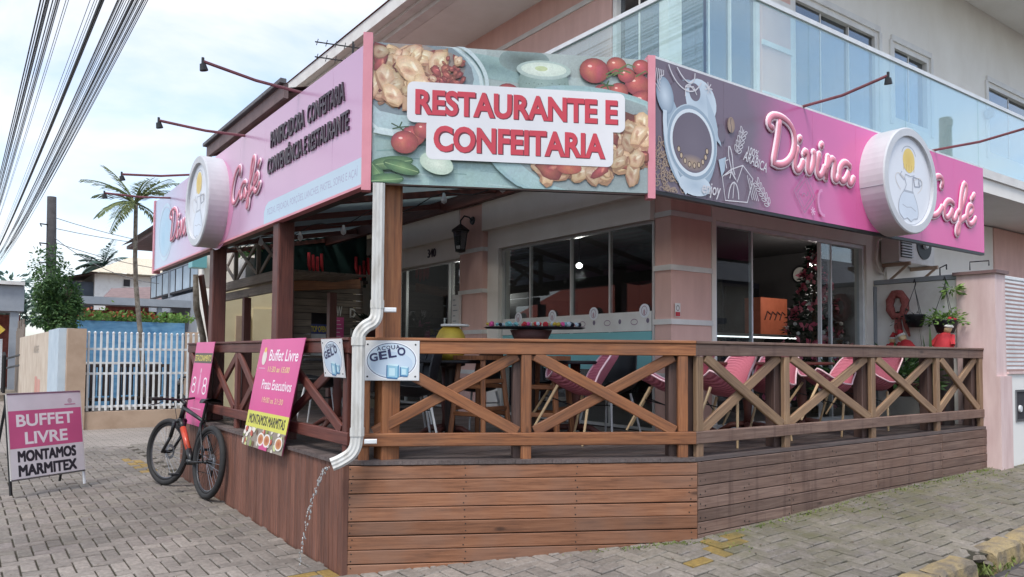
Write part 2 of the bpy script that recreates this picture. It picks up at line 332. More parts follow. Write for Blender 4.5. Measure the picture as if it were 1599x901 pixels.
# ---------------------------------------------------------------- palette
woodmat('wood_warm', srgb(90,54,34), srgb(142,90,56), srgb(168,114,74), .5, srgb(112,80,62), .5)
woodmat('wood_plank', srgb(96,62,44), srgb(138,92,65), srgb(160,113,84), .55, srgb(134,104,88), .5)
woodmat('wood_tan', srgb(104,80,60), srgb(142,114,88), srgb(166,138,108), .6, srgb(120,94,78), .5)
woodmat('wood_worn', srgb(92,72,64), srgb(124,100,89), srgb(148,124,110), .6, srgb(118,90,76), .5)
woodmat('wood_vert', srgb(84,54,44), srgb(118,78,64), srgb(140,98,82), .55, srgb(96,68,60), .5, knots=False)
woodmat('wood_red', srgb(66,34,30), srgb(98,54,46), srgb(116,68,56), .5, srgb(80,50,48), .4)
woodmat('wood_post', srgb(56,42,38), srgb(82,62,56), srgb(98,76,68), .55, srgb(74,58,54), .4)
woodmat('wood_floor', srgb(70,62,60), srgb(98,88,86), srgb(122,110,106), .5, srgb(84,66,60), .5, knots=False)
woodmat('wood_grey', srgb(92,84,78), srgb(126,114,104), srgb(150,138,126), .7, srgb(100,90,82), .4)
woodmat('wood_pale', srgb(170,140,104), srgb(200,172,134), srgb(216,190,150), .5, None, knots=False)
woodmat('wood_dark', srgb(30,22,22), srgb(46,34,32), srgb(58,44,40), .55, None, knots=False)
mat('cream', srgb(238,233,225), srgb(230,224,215), 2, .75, stretch=(1,1,.6), bump=.08, bscale=90)
mat('cream_soffit', srgb(236,233,228), srgb(228,224,218), 2, .8)
mat('cream_yellow', srgb(226,214,178), srgb(216,202,166), 2, .8)
mat('white_paint', srgb(226,224,220), srgb(212,208,204), 4, .55)
mat('white_wall', srgb(234,232,228), srgb(206,200,194), 2.4, .8, bump=.15, bscale=60, lo=.5, hi=.8)
mat('pink_wall', srgb(224,184,173), srgb(214,173,162), 3, .75, stretch=(2,2,.5), bump=.08, bscale=90)
mat('pink_post', srgb(224,200,197), srgb(208,180,177), 3, .75, stretch=(2.5,2.5,.5), bump=.1, bscale=80)
mat('pink_trim', srgb(226,150,162), srgb(214,138,150), 3, .45)
mat('alu', srgb(200,200,198), None, rough=.35, metal=.4)
mat('white_metal', srgb(226,228,230), srgb(210,212,214), 6, .4)
mat('steel', srgb(150,152,156), None, rough=.3, metal=.9)
mat('black_metal', srgb(30,30,32), None, rough=.4)
mat('black_plastic', srgb(26,27,32), None, rough=.5)
mat('rubber', srgb(34,34,36), srgb(44,43,43), 20, .8)
mat('orange_paint', srgb(190,76,54), None, rough=.3)
mat('arm_paint', srgb(140,84,88), srgb(120,72,76), 9, .5)
mat('pipe_white', srgb(206,205,201), srgb(164,158,148), 5, .5, stretch=(3,3,.8), lo=.45, hi=.75)
mat('grey_roof', srgb(120,118,120), srgb(100,98,100), 3, .7)
mat('grey_paint', srgb(160,166,174), srgb(146,152,160), 2, .7)
mat('slate_paint', srgb(84,92,104), srgb(72,80,90), 2, .7)
mat('brown_fascia', srgb(132,108,106), srgb(112,90,88), 4, .6)
mat('tile_cream', srgb(214,204,184), srgb(190,176,154), 7, .8, bump=.4, bscale=14, stretch=(4,1,1))
mat('tile_red', srgb(178,84,60), srgb(146,64,46), 5, .8, bump=.5, bscale=10, stretch=(5,1,1))
mat('brick_red', srgb(150,84,70), srgb(120,64,54), 8, .85, bump=.4)
mat('beige_wall', srgb(206,194,178), srgb(186,170,152), 1.6, .85, bump=.15, bscale=40)
mat('tan_wall', srgb(184,160,140), srgb(164,140,120), 2, .85, bump=.12, bscale=40)
mat('bluish_wall', srgb(190,204,214), srgb(174,190,202), 2, .8)
mat('blue_wall', srgb(78,132,176), srgb(120,170,204), 1.6, .6, stretch=(1,1,4))
mat('asphalt', srgb(84,80,80), srgb(66,62,64), 5, .85, bump=.4, bscale=120)
mat('earth', srgb(112,106,96), srgb(96,92,82), .2, .95)
mat('mortar', srgb(66,60,50), srgb(56,54,40), 5, .95, bump=.4, bscale=120)
mat('kerb_yellow', srgb(164,144,104), srgb(118,108,94), 5, .8, bump=.9, bscale=22, lo=.4, hi=.62)
mat('kerb_grey', srgb(140,132,122), srgb(108,98,86), 6, .9, bump=.9, bscale=22)
mat('paint_yellow', srgb(222,190,70), srgb(170,146,88), 10, .7, lo=.45, hi=.7)
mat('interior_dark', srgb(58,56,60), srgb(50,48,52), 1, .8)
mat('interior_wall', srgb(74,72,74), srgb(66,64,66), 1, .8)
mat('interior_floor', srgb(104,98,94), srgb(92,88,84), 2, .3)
mat('navy', srgb(28,30,44), None, rough=.4)
mat('teal_film', srgb(120,184,188), None, rough=.4)
mat('curtain', srgb(214,232,236), srgb(198,218,224), 3, .8)
mat('letter_dark', srgb(62,46,58), None, rough=.35)
mat('script_rim', srgb(242,218,228), None, rough=.65)
mat('script_core', srgb(214,136,154), None, rough=.65)
mat('line_white', srgb(226,222,226), None, rough=.5)
mat('line_tan', srgb(186,164,140), None, rough=.5)
mat('drum_side', srgb(208,209,212), srgb(194,195,199), 3, .4)
mat('drum_face', srgb(228,230,236), None, rough=.3)
mat('yellow_ball', srgb(206,178,66), srgb(176,146,48), 6, .55)
mat('pink_plastic', srgb(214,118,140), srgb(198,100,124), 5, .45)
mat('pink_rim', srgb(244,206,214), None, rough=.4)
mat('terracotta', srgb(84,46,42), srgb(66,36,34), 8, .7)
mat('green_dark', srgb(24,58,54), srgb(16,44,42), 3, .85)
mat('red_cloth', srgb(206,60,66), srgb(176,44,54), 9, .8)
mat('dusty_red', srgb(176,104,98), srgb(150,80,76), 30, .9, bump=.6)
mat('orange_box', srgb(190,104,76), srgb(172,90,62), 6, .6)
mat('cable', srgb(34,34,38), None, rough=.6)
mat('cable_grey', srgb(92,94,100), None, rough=.6)
mat('pole_concrete', srgb(74,72,74), srgb(58,56,58), 4, .9)
mat('trunk', srgb(116,102,86), srgb(86,74,62), 9, .9, bump=.6, stretch=(1,1,3))
mat('trunk_lichen', srgb(150,142,130), srgb(98,84,70), 10, .9, bump=.6)
mat('banner_pink', srgb(216,84,146), None, rough=.4)
mat('sign_back', srgb(196,190,196), None, rough=.5)
printmat('print'); printmat('print_food', .4, .1, .17); printmat('print_glossy', .22, .05); printmat('print_old', .4, .2)
gradmat('fascia_right', [(0, srgb(112,100,112)), (.24, srgb(122,104,118)), (.36, srgb(202,108,160)), (.5, srgb(226,108,168)), (1, srgb(224,88,158))], (2.05,-1.12,3.2), (7.98,-1.12,3.2), .2)
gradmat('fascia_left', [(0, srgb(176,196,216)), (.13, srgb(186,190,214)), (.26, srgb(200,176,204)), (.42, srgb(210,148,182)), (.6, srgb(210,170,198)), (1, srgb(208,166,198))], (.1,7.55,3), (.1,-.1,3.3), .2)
glassmat('glass_cafe', (.78,.82,.83,1), .035, 3.6); glassmat('glass_balcony', (.84,.95,.95,1), .05, 3.0, 0, .11); glassmat('glass_dark', (.35,.4,.44,1), .12, 3)
def sheetmat():
    m, t, p, o = newmat('roof_sheet'); L = t.links.new; p.inputs['Base Color'].default_value = srgb(120,130,134); p.inputs['Roughness'].default_value = .5
    tl = N(t, 'ShaderNodeBsdfTranslucent'); tl.inputs[0].default_value = srgb(200,212,214); ms = N(t, 'ShaderNodeMixShader', Fac=.5); L(p.outputs[0], ms.inputs[1]); L(tl.outputs[0], ms.inputs[2]); L(ms.outputs[0], o.inputs[0])
sheetmat()
emis('lamp_glow', (1,.96,.9,1), 9); emis('bulb', (1,.96,.88,1), 1.2); emis('shelf_light', (.95,1,1,1), 1.2)
def leafmat(name, c1, c2, trans=.25):
    m, t, p, o = newmat(name); L = t.links.new
    oi = N(t, 'ShaderNodeTexCoord'); nz = N(t, 'ShaderNodeTexNoise', Scale=9, Detail=3); L(oi.outputs['Object'], nz.inputs['Vector'])
    r = N(t, 'ShaderNodeValToRGB'); r.color_ramp.elements[0].position = .35; r.color_ramp.elements[1].position = .65; r.color_ramp.elements[0].color = c1; r.color_ramp.elements[1].color = c2
    L(nz.outputs['Fac'], r.inputs[0]); L(r.outputs[0], p.inputs['Base Color']); p.inputs['Roughness'].default_value = .55
    tl = N(t, 'ShaderNodeBsdfTranslucent'); L(r.outputs[0], tl.inputs[0]); ms = N(t, 'ShaderNodeMixShader', Fac=trans); L(p.outputs[0], ms.inputs[1]); L(tl.outputs[0], ms.inputs[2]); L(ms.outputs[0], o.inputs[0])
leafmat('leaf_green', srgb(44,78,46), srgb(96,128,72)); leafmat('leaf_bright', srgb(84,128,58), srgb(140,170,90)); leafmat('leaf_palm', srgb(92,112,78), srgb(150,158,108)); leafmat('leaf_dark', srgb(22,38,30), srgb(40,58,44)); leafmat('moss', srgb(84,100,44), srgb(124,134,64), 0)
leafmat('leaf_far', srgb(70,98,92), srgb(100,122,108)); leafmat('bow_pink', srgb(206,92,120), srgb(224,140,158), .1)
# paver stones: colour varies stone by stone, moss gathers along the deck
def pavermat():
    m, t, p, o = newmat('paver'); L = t.links.new
    g = N(t, 'ShaderNodeNewGeometry'); oi = N(t, 'ShaderNodeObjectInfo'); a = N(t, 'ShaderNodeVertexColor'); a.layer_name = 'Col'
    nz = N(t, 'ShaderNodeTexNoise', Scale=26, Detail=6, Roughness=.7); L(g.outputs['Position'], nz.inputs['Vector'])
    r = N(t, 'ShaderNodeValToRGB'); r.color_ramp.elements[0].position = .3; r.color_ramp.elements[1].position = .72; r.color_ramp.elements[0].color = srgb(112,105,99); r.color_ramp.elements[1].color = srgb(152,143,135); L(nz.outputs['Fac'], r.inputs[0])
    n2 = N(t, 'ShaderNodeTexNoise', Scale=.7, Detail=4, Roughness=.55); L(g.outputs['Position'], n2.inputs['Vector'])
    mr = N(t, 'ShaderNodeMapRange'); mr.inputs[1].default_value = .3; mr.inputs[2].default_value = .7; mr.inputs[3].default_value = .66; mr.inputs[4].default_value = 1.16; L(n2.outputs['Fac'], mr.inputs[0])
    m1 = N(t, 'ShaderNodeMapRange'); m1.inputs[3].default_value = .82; m1.inputs[4].default_value = 1.18; L(oi.outputs['Random'], m1.inputs[0])
    mu = N(t, 'ShaderNodeMath', operation='MULTIPLY'); L(mr.outputs[0], mu.inputs[0]); L(m1.outputs[0], mu.inputs[1])
    h = N(t, 'ShaderNodeHueSaturation'); L(mu.outputs[0], h.inputs['Value']); L(r.outputs[0], h.inputs['Color'])
    mm = N(t, 'ShaderNodeMix', data_type='RGBA', blend_type='MULTIPLY'); mm.inputs[0].default_value = 1; L(h.outputs[0], mm.inputs[6]); L(a.outputs[0], mm.inputs[7])
    # moss: patches on the damp right-hand walk
    sx = N(t, 'ShaderNodeSeparateXYZ'); L(g.outputs['Position'], sx.inputs[0])
    bx = N(t, 'ShaderNodeMapRange'); bx.inputs[1].default_value = 1.4; bx.inputs[2].default_value = 2.6; L(sx.outputs[0], bx.inputs[0])
    by = N(t, 'ShaderNodeMapRange'); by.inputs[1].default_value = -3.4; by.inputs[2].default_value = -1.3; L(sx.outputs[1], by.inputs[0])
    n3 = N(t, 'ShaderNodeTexNoise', Scale=3.2, Detail=8, Roughness=.7); L(g.outputs['Position'], n3.inputs['Vector'])
    r3 = N(t, 'ShaderNodeMapRange'); r3.inputs[1].default_value = .36; r3.inputs[2].default_value = .66; L(n3.outputs['Fac'], r3.inputs[0])
    q = N(t, 'ShaderNodeMath', operation='MULTIPLY'); L(bx.outputs[0], q.inputs[0]); L(by.outputs[0], q.inputs[1]); q2 = N(t, 'ShaderNodeMath', operation='MULTIPLY'); L(q.outputs[0], q2.inputs[0]); L(r3.outputs[0], q2.inputs[1])
    mo = N(t, 'ShaderNodeMix', data_type='RGBA'); mo.inputs[7].default_value = srgb(100,98,66); L(q2.outputs[0], mo.inputs[0]); L(mm.outputs[2], mo.inputs[6])
    L(mo.outputs[2], p.inputs['Base Color']); p.inputs['Roughness'].default_value = .72
    b = N(t, 'ShaderNodeBump', Strength=.5, Distance=.006); n4 = N(t, 'ShaderNodeTexNoise', Scale=60, Detail=4); L(g.outputs['Position'], n4.inputs['Vector']); L(n4.outputs['Fac'], b.inputs['Height']); L(b.outputs[0], p.inputs['Normal'])
pavermat()
# far paving, where single stones no longer show
def farpaving():
    m, t, p, o = newmat('paving_far'); L = t.links.new
    tc = N(t, 'ShaderNodeTexCoord'); br = N(t, 'ShaderNodeTexBrick', Scale=1.0); br.inputs['Brick Width'].default_value = .22; br.inputs['Row Height'].default_value = .11; br.inputs['Mortar Size'].default_value = .006
    br.inputs['Color1'].default_value = srgb(150,141,134); br.inputs['Color2'].default_value = srgb(134,126,120); br.inputs['Mortar'].default_value = srgb(92,86,78); L(tc.outputs['Object'], br.inputs[0])
    nz = N(t, 'ShaderNodeTexNoise', Scale=.8, Detail=5); L(tc.outputs['Object'], nz.inputs['Vector']); mr = N(t, 'ShaderNodeMapRange'); mr.inputs[3].default_value = .8; mr.inputs[4].default_value = 1.2; L(nz.outputs['Fac'], mr.inputs[0])
    h = N(t, 'ShaderNodeHueSaturation'); L(mr.outputs[0], h.inputs['Value']); L(br.outputs[0], h.inputs['Color']); L(h.outputs[0], p.inputs['Base Color']); p.inputs['Roughness'].default_value = .8
farpaving()
# ---------------------------------------------------------------- ground
KY = -2.62
g = MB(); R_ = 700
g.face([(-R_,-R_,-.22),(R_,-R_,-.22),(R_,R_,-.22),(-R_,R_,-.22)]); structure('ground', g, 'earth')
g = MB(); g.grid(lambda u, v: (-60+120*u, KY-.2-(5 if v == 0 else 0)-9*(1-v), gz(-60+120*u, KY)-.135), 120, 3); structure('road', g, 'asphalt')
g = MB()
xs = [-12+i*.3 for i in range(110)]; ys = [KY-.12+j*.3 for j in range(40)]
def pv(x, y): return (x, y, gz(x, y)-.016)
for i in range(len(xs)-1):
    for j in range(len(ys)-1):
        if xs[i] > 3.2 and ys[j] > 1.2: continue
        g.face([pv(xs[i],ys[j]), pv(xs[i+1],ys[j]), pv(xs[i+1],ys[j+1]), pv(xs[i],ys[j+1])])
PAVE = structure('pavement', g, 'mortar')
g = MB(); g.grid(lambda u, v: (-30+60*u, 9+70*v, .034), 4, 4); structure('path', g, 'paving_far')
g = MB(); g.box((-16, 26, -.1), (-.42, 70, .16)); structure('sidewalk', g, 'kerb_grey')
# herringbone stones
def paver_mesh(l, w, t=.05, b=.007):
    mb = MB(); x, y = l/2, w/2
    T = [(-x+b,-y+b,0),(x-b,-y+b,0),(x-b,y-b,0),(-x+b,y-b,0)]; M_ = [(-x,-y,-b),(x,-y,-b),(x,y,-b),(-x,y,-b)]; B_ = [(a[0],a[1],-t) for a in M_]
    mb.face(T)
    for i in range(4):
        j = (i+1) % 4; mb.face([M_[i], M_[j], T[j], T[i]]); mb.face([B_[i], B_[j], M_[j], M_[i]])
    return mb
PW = .112; gap = .012
def inside_deck(x, y):
    if y > 4.72 and x > .02: return x > .35 and y < 12.6 and False
    if x < -.0 - .0: return False
    if y >= 0: return x > .0
    if y < -1.31: return False
    return x > -y*2.39/1.305
cells = []
def put(cx, cy, rot):
    if cy < KY-.04 or cy > 9.2 or cx > 9.6 or cx < -5.2: return
    if cx > 1.5 and cy > 0: return
    hx, hy = (PW, PW/2) if not rot else (PW/2, PW)
    if inside_deck(cx-.05, cy) and inside_deck(cx-.04, cy-.14): return
    if cx > .35 and 4.7 < cy and cx > 1.2: return
    if cy < -.8 and cx < -3.2: return
    cells.append((cx, cy, rot))
for k in range(-140, 140):
    for j in range(-70, 70):
        # herringbone lattice: step (1,1) along the stair, (2,-2) across
        bx_, by_ = k*PW+j*2*PW, k*PW-j*2*PW
        put(bx_+PW, by_+PW*.5, 0); put(bx_+PW*2.5, by_, 1)
C0 = Vector((-2.327,-5.306)); Fh = Vector((.588,.809)); Rh = Vector((.809,-.588))
def vis(c):
    v = Vector((c[0], c[1]))-C0; d = v.dot(Fh); s = v.dot(Rh)
    return d > 4.6 and abs(s/d) < .72
cells = [c for c in cells if vis(c)]
cells.sort(key=lambda c: (Vector((c[0], c[1]))-C0).length)
big = paver_mesh(2*PW-gap, PW-gap); proto = None; stuff = MB()
yel = [(2.12,-1.62),(2.45,-1.5),(2.78,-1.42)]
def is_yellow(x, y):
    return (1.9 < x < 2.75 and abs(y-(-1.6+.22*(x-2.0))) < .055) or (-.62 < x < -.02 and abs(y-(.14-.1*x*0)) < .06) or (-.32 < x < -.16 and 5.6 < y < 7.1)
nind = 0
for i, (x, y, rot) in enumerate(cells):
    e = .05; nx = -(gz(x+e, y)-gz(x-e, y))/(2*e); ny = -(gz(x, y+e)-gz(x, y-e))/(2*e); n = Vector((nx, ny, 1)).normalized()
    n = (n+Vector((random.uniform(-.022,.022), random.uniform(-.022,.022), 0))).normalized()
    X = Vector((0,1,0)) if rot else Vector((1,0,0)); X = (X-n*X.dot(n)).normalized(); Y = n.cross(X)
    M = Matrix((X, Y, n)).transposed().to_4x4(); M.translation = Vector((x, y, gz(x, y)+random.uniform(-.005,.003)))
    v = Vector((x, y))-C0; d = v.dot(Fh); px = 799.5+1190*v.dot(Rh)/d; py = 555+1190*(1.65-gz(x,y))/d
    shown = -20 < px < 1620 and py < 912
    if nind < 300 and shown and not is_yellow(x, y):
        if proto is None: proto = big.build('paver', 'paver', PAVE); o = proto
        else: o = proto.copy(); COL.objects.link(o)
        o.matrix_local = M; nind += 1
    else:
        if not shown and d < 5.2: continue
        t = paver_mesh(2*PW-gap, PW-gap).xf(M); s_ = random.uniform(.84, 1.16); col = (s_, s_*random.uniform(.98,1.02), s_*random.uniform(.96,1.02), 1)
        if is_yellow(x, y): col = (1.5, 1.12, .36, 1) if random.random() < .85 else col
        k = len(stuff.v); stuff.v += t.v; stuff.f += [tuple(q+k for q in f) for f in t.f]; stuff.uv += t.uv; stuff.m += t.m; stuff.c += [col]*len(t.c)
stuff.build('pavers_beyond', 'paver', PAVE, kind='stuff')
# road setts on the right street
rs = MB(); 
for i in range(60):
    for j in range(5):
        x = 1.2+i*.2+(.1 if j % 2 else 0)+random.uniform(-.01,.01); y = KY-.34-j*.16
        t = paver_mesh(.188, .148).xf(Matrix.Translation((x, y, gz(x, KY)-.11+random.uniform(-.006,.004)))); s_ = random.uniform(.55,.75); k = len(rs.v)
        rs.v += t.v; rs.f += [tuple(q+k for q in f) for f in t.f]; rs.uv += t.uv; rs.m += t.m; rs.c += [(s_, s_*.96, s_*.98, 1)]*len(t.c)
rs.build('road_setts', 'paver', bpy.data.objects['road'], kind='stuff')
# kerb: rough stones painted yellow, one gap where a stone is broken away
kerb = thing('kerb', 'rough stone kerb with flaking yellow paint along the right street', 'kerb', (4.5, KY, .1))
def stone(x0, x1, w=.17, h=.2, seed=0, m='kerb_yellow'):
    rnd = random.Random(seed); mb = MB(); nx_ = 8; prof = [(0,-h),(0,-.012),(.012,.0),(w*.5,.004),(w-.025,-.002),(w,-.028),(w+.01,-h)]
    def fn(u, v):
        i = min(int(v*6+.5), 6); a, b = prof[i]; x = x0+(x1-x0)*u; e = .02 if u in (0, 1) else 0
        return (x+rnd.uniform(-.006,.006), KY-a+rnd.uniform(-.008,.008), gz(x, KY)+.012+b-e+rnd.uniform(-.007,.006))
    mb.grid(fn, nx_, 6)
    for u in (0, 1):
        ring = [mb.v[(0 if u == 0 else nx_)*7+j] for j in range(7)]; mb.face(ring)
    return mb.build('kerb_stone', m, kerb)
x = -1.0; q = 0
for x0, x1, m in [(.4,1.05,'kerb_grey'),(1.07,1.75,'kerb_grey'),(1.77,2.5,'kerb_yellow'),(2.52,3.12,'kerb_yellow'),(3.14,3.66,'kerb_yellow'),(3.96,4.46,'kerb_yellow'),(4.48,5.3,'kerb_yellow'),(5.32,6.1,'kerb_yellow'),(6.12,6.9,'kerb_yellow'),(6.92,7.7,'kerb_yellow')]:
    q += 1; stone(x0, x1, seed=q, m=m)
bk = MB(); rnd = random.Random(3)
for i in range(9):
    c = Vector((3.8+rnd.uniform(-.14,.16), KY-.05+rnd.uniform(-.1,.1), gz(3.8, KY)-.05+rnd.uniform(-.04,.05))); r = rnd.uniform(.03,.07)
    bk.lathe([(0,-r*.6),(r,-r*.2),(r*.8,r*.4),(0,r*.6)], c, 5, (rnd.uniform(-.4,.4), rnd.uniform(-.4,.4), 1))
tag(bk.build('rubble', 'kerb_grey'), 'broken grey stone lumps in the gap of the kerb', 'rubble', kind='stuff')
# dry leaf bits and grit on the paving
lm = MB(); rnd = random.Random(12)
for i in range(420):
    if rnd.random() < .6: x = rnd.uniform(-3.2,-.05); y = rnd.uniform(.2,8)
    else: x = rnd.uniform(1.5,8); y = rnd.uniform(-2.5,-1.36)
    z = gz(x, y)+.004; a = rnd.random()*6.283; lm.leaf((x,y,z), (math.cos(a),math.sin(a),rnd.uniform(.05,.5)), (0,0,1), rnd.uniform(.012,.04), rnd.uniform(.006,.018))
tag(lm.build('leaf_litter', 'trunk'), 'scattered dry leaf bits and grit on the paving', 'litter', kind='stuff')
# weeds and moss tufts along the deck foot
ms = MB(); rnd = random.Random(5)
for i in range(900):
    if rnd.random() < .72: x = 1.4+rnd.random()**.8*6.1; y = -1.34-abs(rnd.gauss(0, .05))
    else: x = rnd.choice([2.1,2.4,4.3,6.4,7.2])+rnd.gauss(0,.18); y = -1.55+rnd.gauss(0,.1)
    if x < 2.39: y = -x*1.305/2.39-.05-abs(rnd.gauss(0,.04))
    z = gz(x, y)-.008; ms.leaf((x,y,z), (rnd.uniform(-.8,.8), rnd.uniform(-.8,.8), rnd.uniform(.25,.7)), (rnd.random(),rnd.random(),.2), rnd.uniform(.012,.04), rnd.uniform(.006,.014))
for i in range(160):
    x = rnd.uniform(3.7,4.3); y = KY-.12+rnd.gauss(0,.07); ms.leaf((x,y,gz(x,KY)-.12), (rnd.uniform(-.8,.8), rnd.uniform(-.8,.8), .8), (rnd.random(),rnd.random(),.2), rnd.uniform(.03,.08), .012)
tag(ms.build('weeds', 'moss'), 'low green moss and weeds along the foot of the deck', 'weeds', kind='stuff')
# ---------------------------------------------------------------- cafe building
BLD = thing('cafe_building', 'two-storey pink and cream cafe building with glass balcony above the deck', 'building', (3.59, .06, .4))
WX, WY, DZ = 3.59, .06, .86
def bands(pillar, x0, y0, x1, y1, zs):
    for z in zs: box('white_band', (x0-.015,y0-.015,z-.028), (x1+.015,y1+.015,z+.028), 'white_paint', pillar)
cp = box('corner_pillar', (3.57,.04,.5), (4.2,.262,3.75), 'pink_wall', BLD); bands(cp, 3.57,.04,4.2,.262,[1.45,2.01,2.57,3.13])
p2 = box('pillar', (3.42,3.3,.5), (3.8,3.88,3.72), 'pink_wall', BLD); bands(p2, 3.42,3.3,3.8,3.88,[1.42,1.97,2.53,3.1])
# left-facing wall bits
box('lintel', (3.5,.265,3.085), (3.7,3.295,3.345), 'cream', BLD); box('lintel', (3.5,3.885,3.05), (3.7,6.6,3.345), 'cream', BLD)
box('beam', (3.4,.27,3.345), (3.72,3.295,3.76), 'cream', BLD); box('beam', (3.4,3.885,3.345), (3.72,6.6,3.76), 'cream', BLD)
box('jamb', (3.5,3.04,.8), (3.7,3.295,3.085), 'cream', BLD); box('jamb', (3.5,6.16,.8), (3.7,6.6,3.05), 'cream', BLD)
def glazing(name, axis, const, a0, a1, z0, z1, splits, m, frame_m='alu', fw_=.03, depth=.05, parent=BLD, label=None, open_at=None):
    """window in plane axis=const; splits are pane boundaries along the other axis"""
    def pt(a, c, z): return (c, a, z) if axis == 'x' else (a, c, z)
    fr = MB()
    for lo, hi, zz0, zz1 in ((a0,a0+fw_,z0,z1),(a1-fw_,a1,z0,z1),(a0+fw_,a1-fw_,z1-fw_,z1),(a0+fw_,a1-fw_,z0,z0+fw_)): fr.box(pt(lo,const-depth/2,zz0), pt(hi,const+depth/2,zz1))
    w = fr.build(name, frame_m, parent); edges = [a0+fw_]+splits+[a1-fw_]
    for i, (e0, e1) in enumerate(zip(edges, edges[1:])):
        o = .012*(1 if i % 2 else -1)
        if i != open_at: box('pane', pt(e0+.002,const-.004+o,z0+fw_+.002), pt(e1-.002,const+.004+o,z1-fw_-.002), m, w)
        if i: box('mullion', pt(e0-.011,const-.022,z0+fw_+.001), pt(e0+.011,const+.022,z1-fw_-.001), frame_m, w)
    return w
w1 = glazing('window', 'x', 3.585, .265, 3.04, .87, 3.083, [.95, 1.62, 2.42], 'glass_cafe')
w2 = glazing('glass_door', 'x', 3.585, 3.9, 6.16, .87, 3.048, [4.32, 4.42, 5.75], 'glass_cafe')
# film stickers on the left window
st = box('window_film', (3.556,.3,1.92), (3.56,3.0,2.13), 'white_paint', w1)
for y in (.4, 1.2, 1.95, 2.65):
    MB().lathe([(0,-.002),(.075,-.002),(.075,.002),(0,.002)], (3.5555,y,2.135), 18, (1,0,0)).build('film_emblem', 'drum_face', w1)
box('window_film', (3.556,.3,1.5), (3.56,3.0,1.915), 'teal_film', w1)
ar = Art((3.554,3.0,1.92), (0,-1,0), (0,0,1), (-1,0,0)); gcol = srgb(150,120,140)
for k in range(6):
    a = .35+k*.42; ar.ring(a, .1, .05, .03, .008, gcol, n=12); ar.ell(a+.2, .11, .022, .028, srgb(120,110,130), n=10)
for y in (.4, 1.2, 1.95, 2.65): ar.ring(3.0-y, .215, .04, .05, .006, gcol, n=14); ar.ell(3.0-y, .2, .016, .03, srgb(190,160,170), n=10)
ar.build('film_print', w1).__setitem__('kind', 'stuff')
# notices beside the door, safety sticker on the pillar
nb = thing('notice_board', 'tall white notice sheet fixed beside the glass door', 'notice', (3.4,3.9,1.7)); box('sheet', (3.36,3.8,1.75), (3.405,3.98,2.5), 'white_paint', nb)
ar = Art((3.359,3.98,1.75), (0,-1,0), (0,0,1), (-1,0,0))
for k in range(9): ar.stroke([(.03,.08+k*.075),(.15-.03*(k%3),.08+k*.075)], .012, srgb(130,140,146))
ar.build('print_lines', nb)
ss = thing('safety_sticker', 'small red and white safety sticker on the pink corner pillar', 'sticker', (3.6,.02,2.1)); box('sheet', (3.61,.022,2.06), (3.69,.0245,2.2), 'white_paint', ss)
ar = Art((3.61,.022,2.06), (1,0,0), (0,0,1), (0,-1,0)); ar.rect(.005,.005,.075,.05,srgb(190,50,60)); ar.ring(.04,.09,.022,.026,.008,srgb(120,110,110),n=12); ar.build('print', ss)
# house number
num = raised('340', (3.495,4.92,3.14), (0,-1,0), (0,0,1), (-1,0,0), .24, .13, .012, 'letter_dark', None, .006, name='house_number'); tag(num, 'dark house number 340 above the glass door', 'house number')
# right-facing wall
w3 = glazing('window', 'y', .1, 4.27, 7.3, .87, 3.13, [4.96, 6.33, 6.56], 'glass_cafe', 'white_metal', .045, .08, open_at=1)
fr = MB().box((4.203,.03,.8),(4.268,.2,3.3)).box((7.302,.03,.8),(7.46,.2,3.3)).box((4.27,.03,3.132),(7.3,.2,3.3)); fr.build('window_surround', 'cream', BLD)
box('wall_front', (7.462,.06,.3), (11.2,.26,3.78), 'cream', BLD); box('wall_front', (11.203,.04,.3), (14,.26,3.78), 'pink_wall', BLD); box('lintel', (4.203,.062,3.302), (7.46,.25,3.79), 'cream', BLD)
# balcony slab
sl_ = MB(); sl_.box((2.87,-1.0,3.8), (14,.3,4.06)); sl_.box((2.87,.301,3.8),(3.8,9,4.06)); sl_.build('balcony_slab', 'cream_soffit', BLD)
box('slab_edge', (2.84,-1.03,3.98), (14,-1.001,4.09), 'white_paint', BLD); box('slab_edge', (2.84,-1.0,3.98), (2.869,9,4.09), 'white_paint', BLD)
# balcony glass
bal = MB(); xs_ = [2.9,4.44,6.35,8.2,10.1,12,13.9]
for a, b in zip(xs_, xs_[1:]): box('balcony_pane', (a+.006,-.985,4.095), (b-.006,-.973,4.985), 'glass_balcony', BLD)
ys_ = [-.95,.55,2.0,3.6,5.2]
for a, b in zip(ys_, ys_[1:]): box('balcony_pane', (2.892,a+.006,4.095), (2.904,b-.006,4.985), 'glass_balcony', BLD)
box('handrail', (2.87,-1.0,4.985), (14,-.955,5.03), 'white_metal', BLD); box('handrail', (2.872,-.954,4.985), (2.92,5.3,5.03), 'white_metal', BLD)
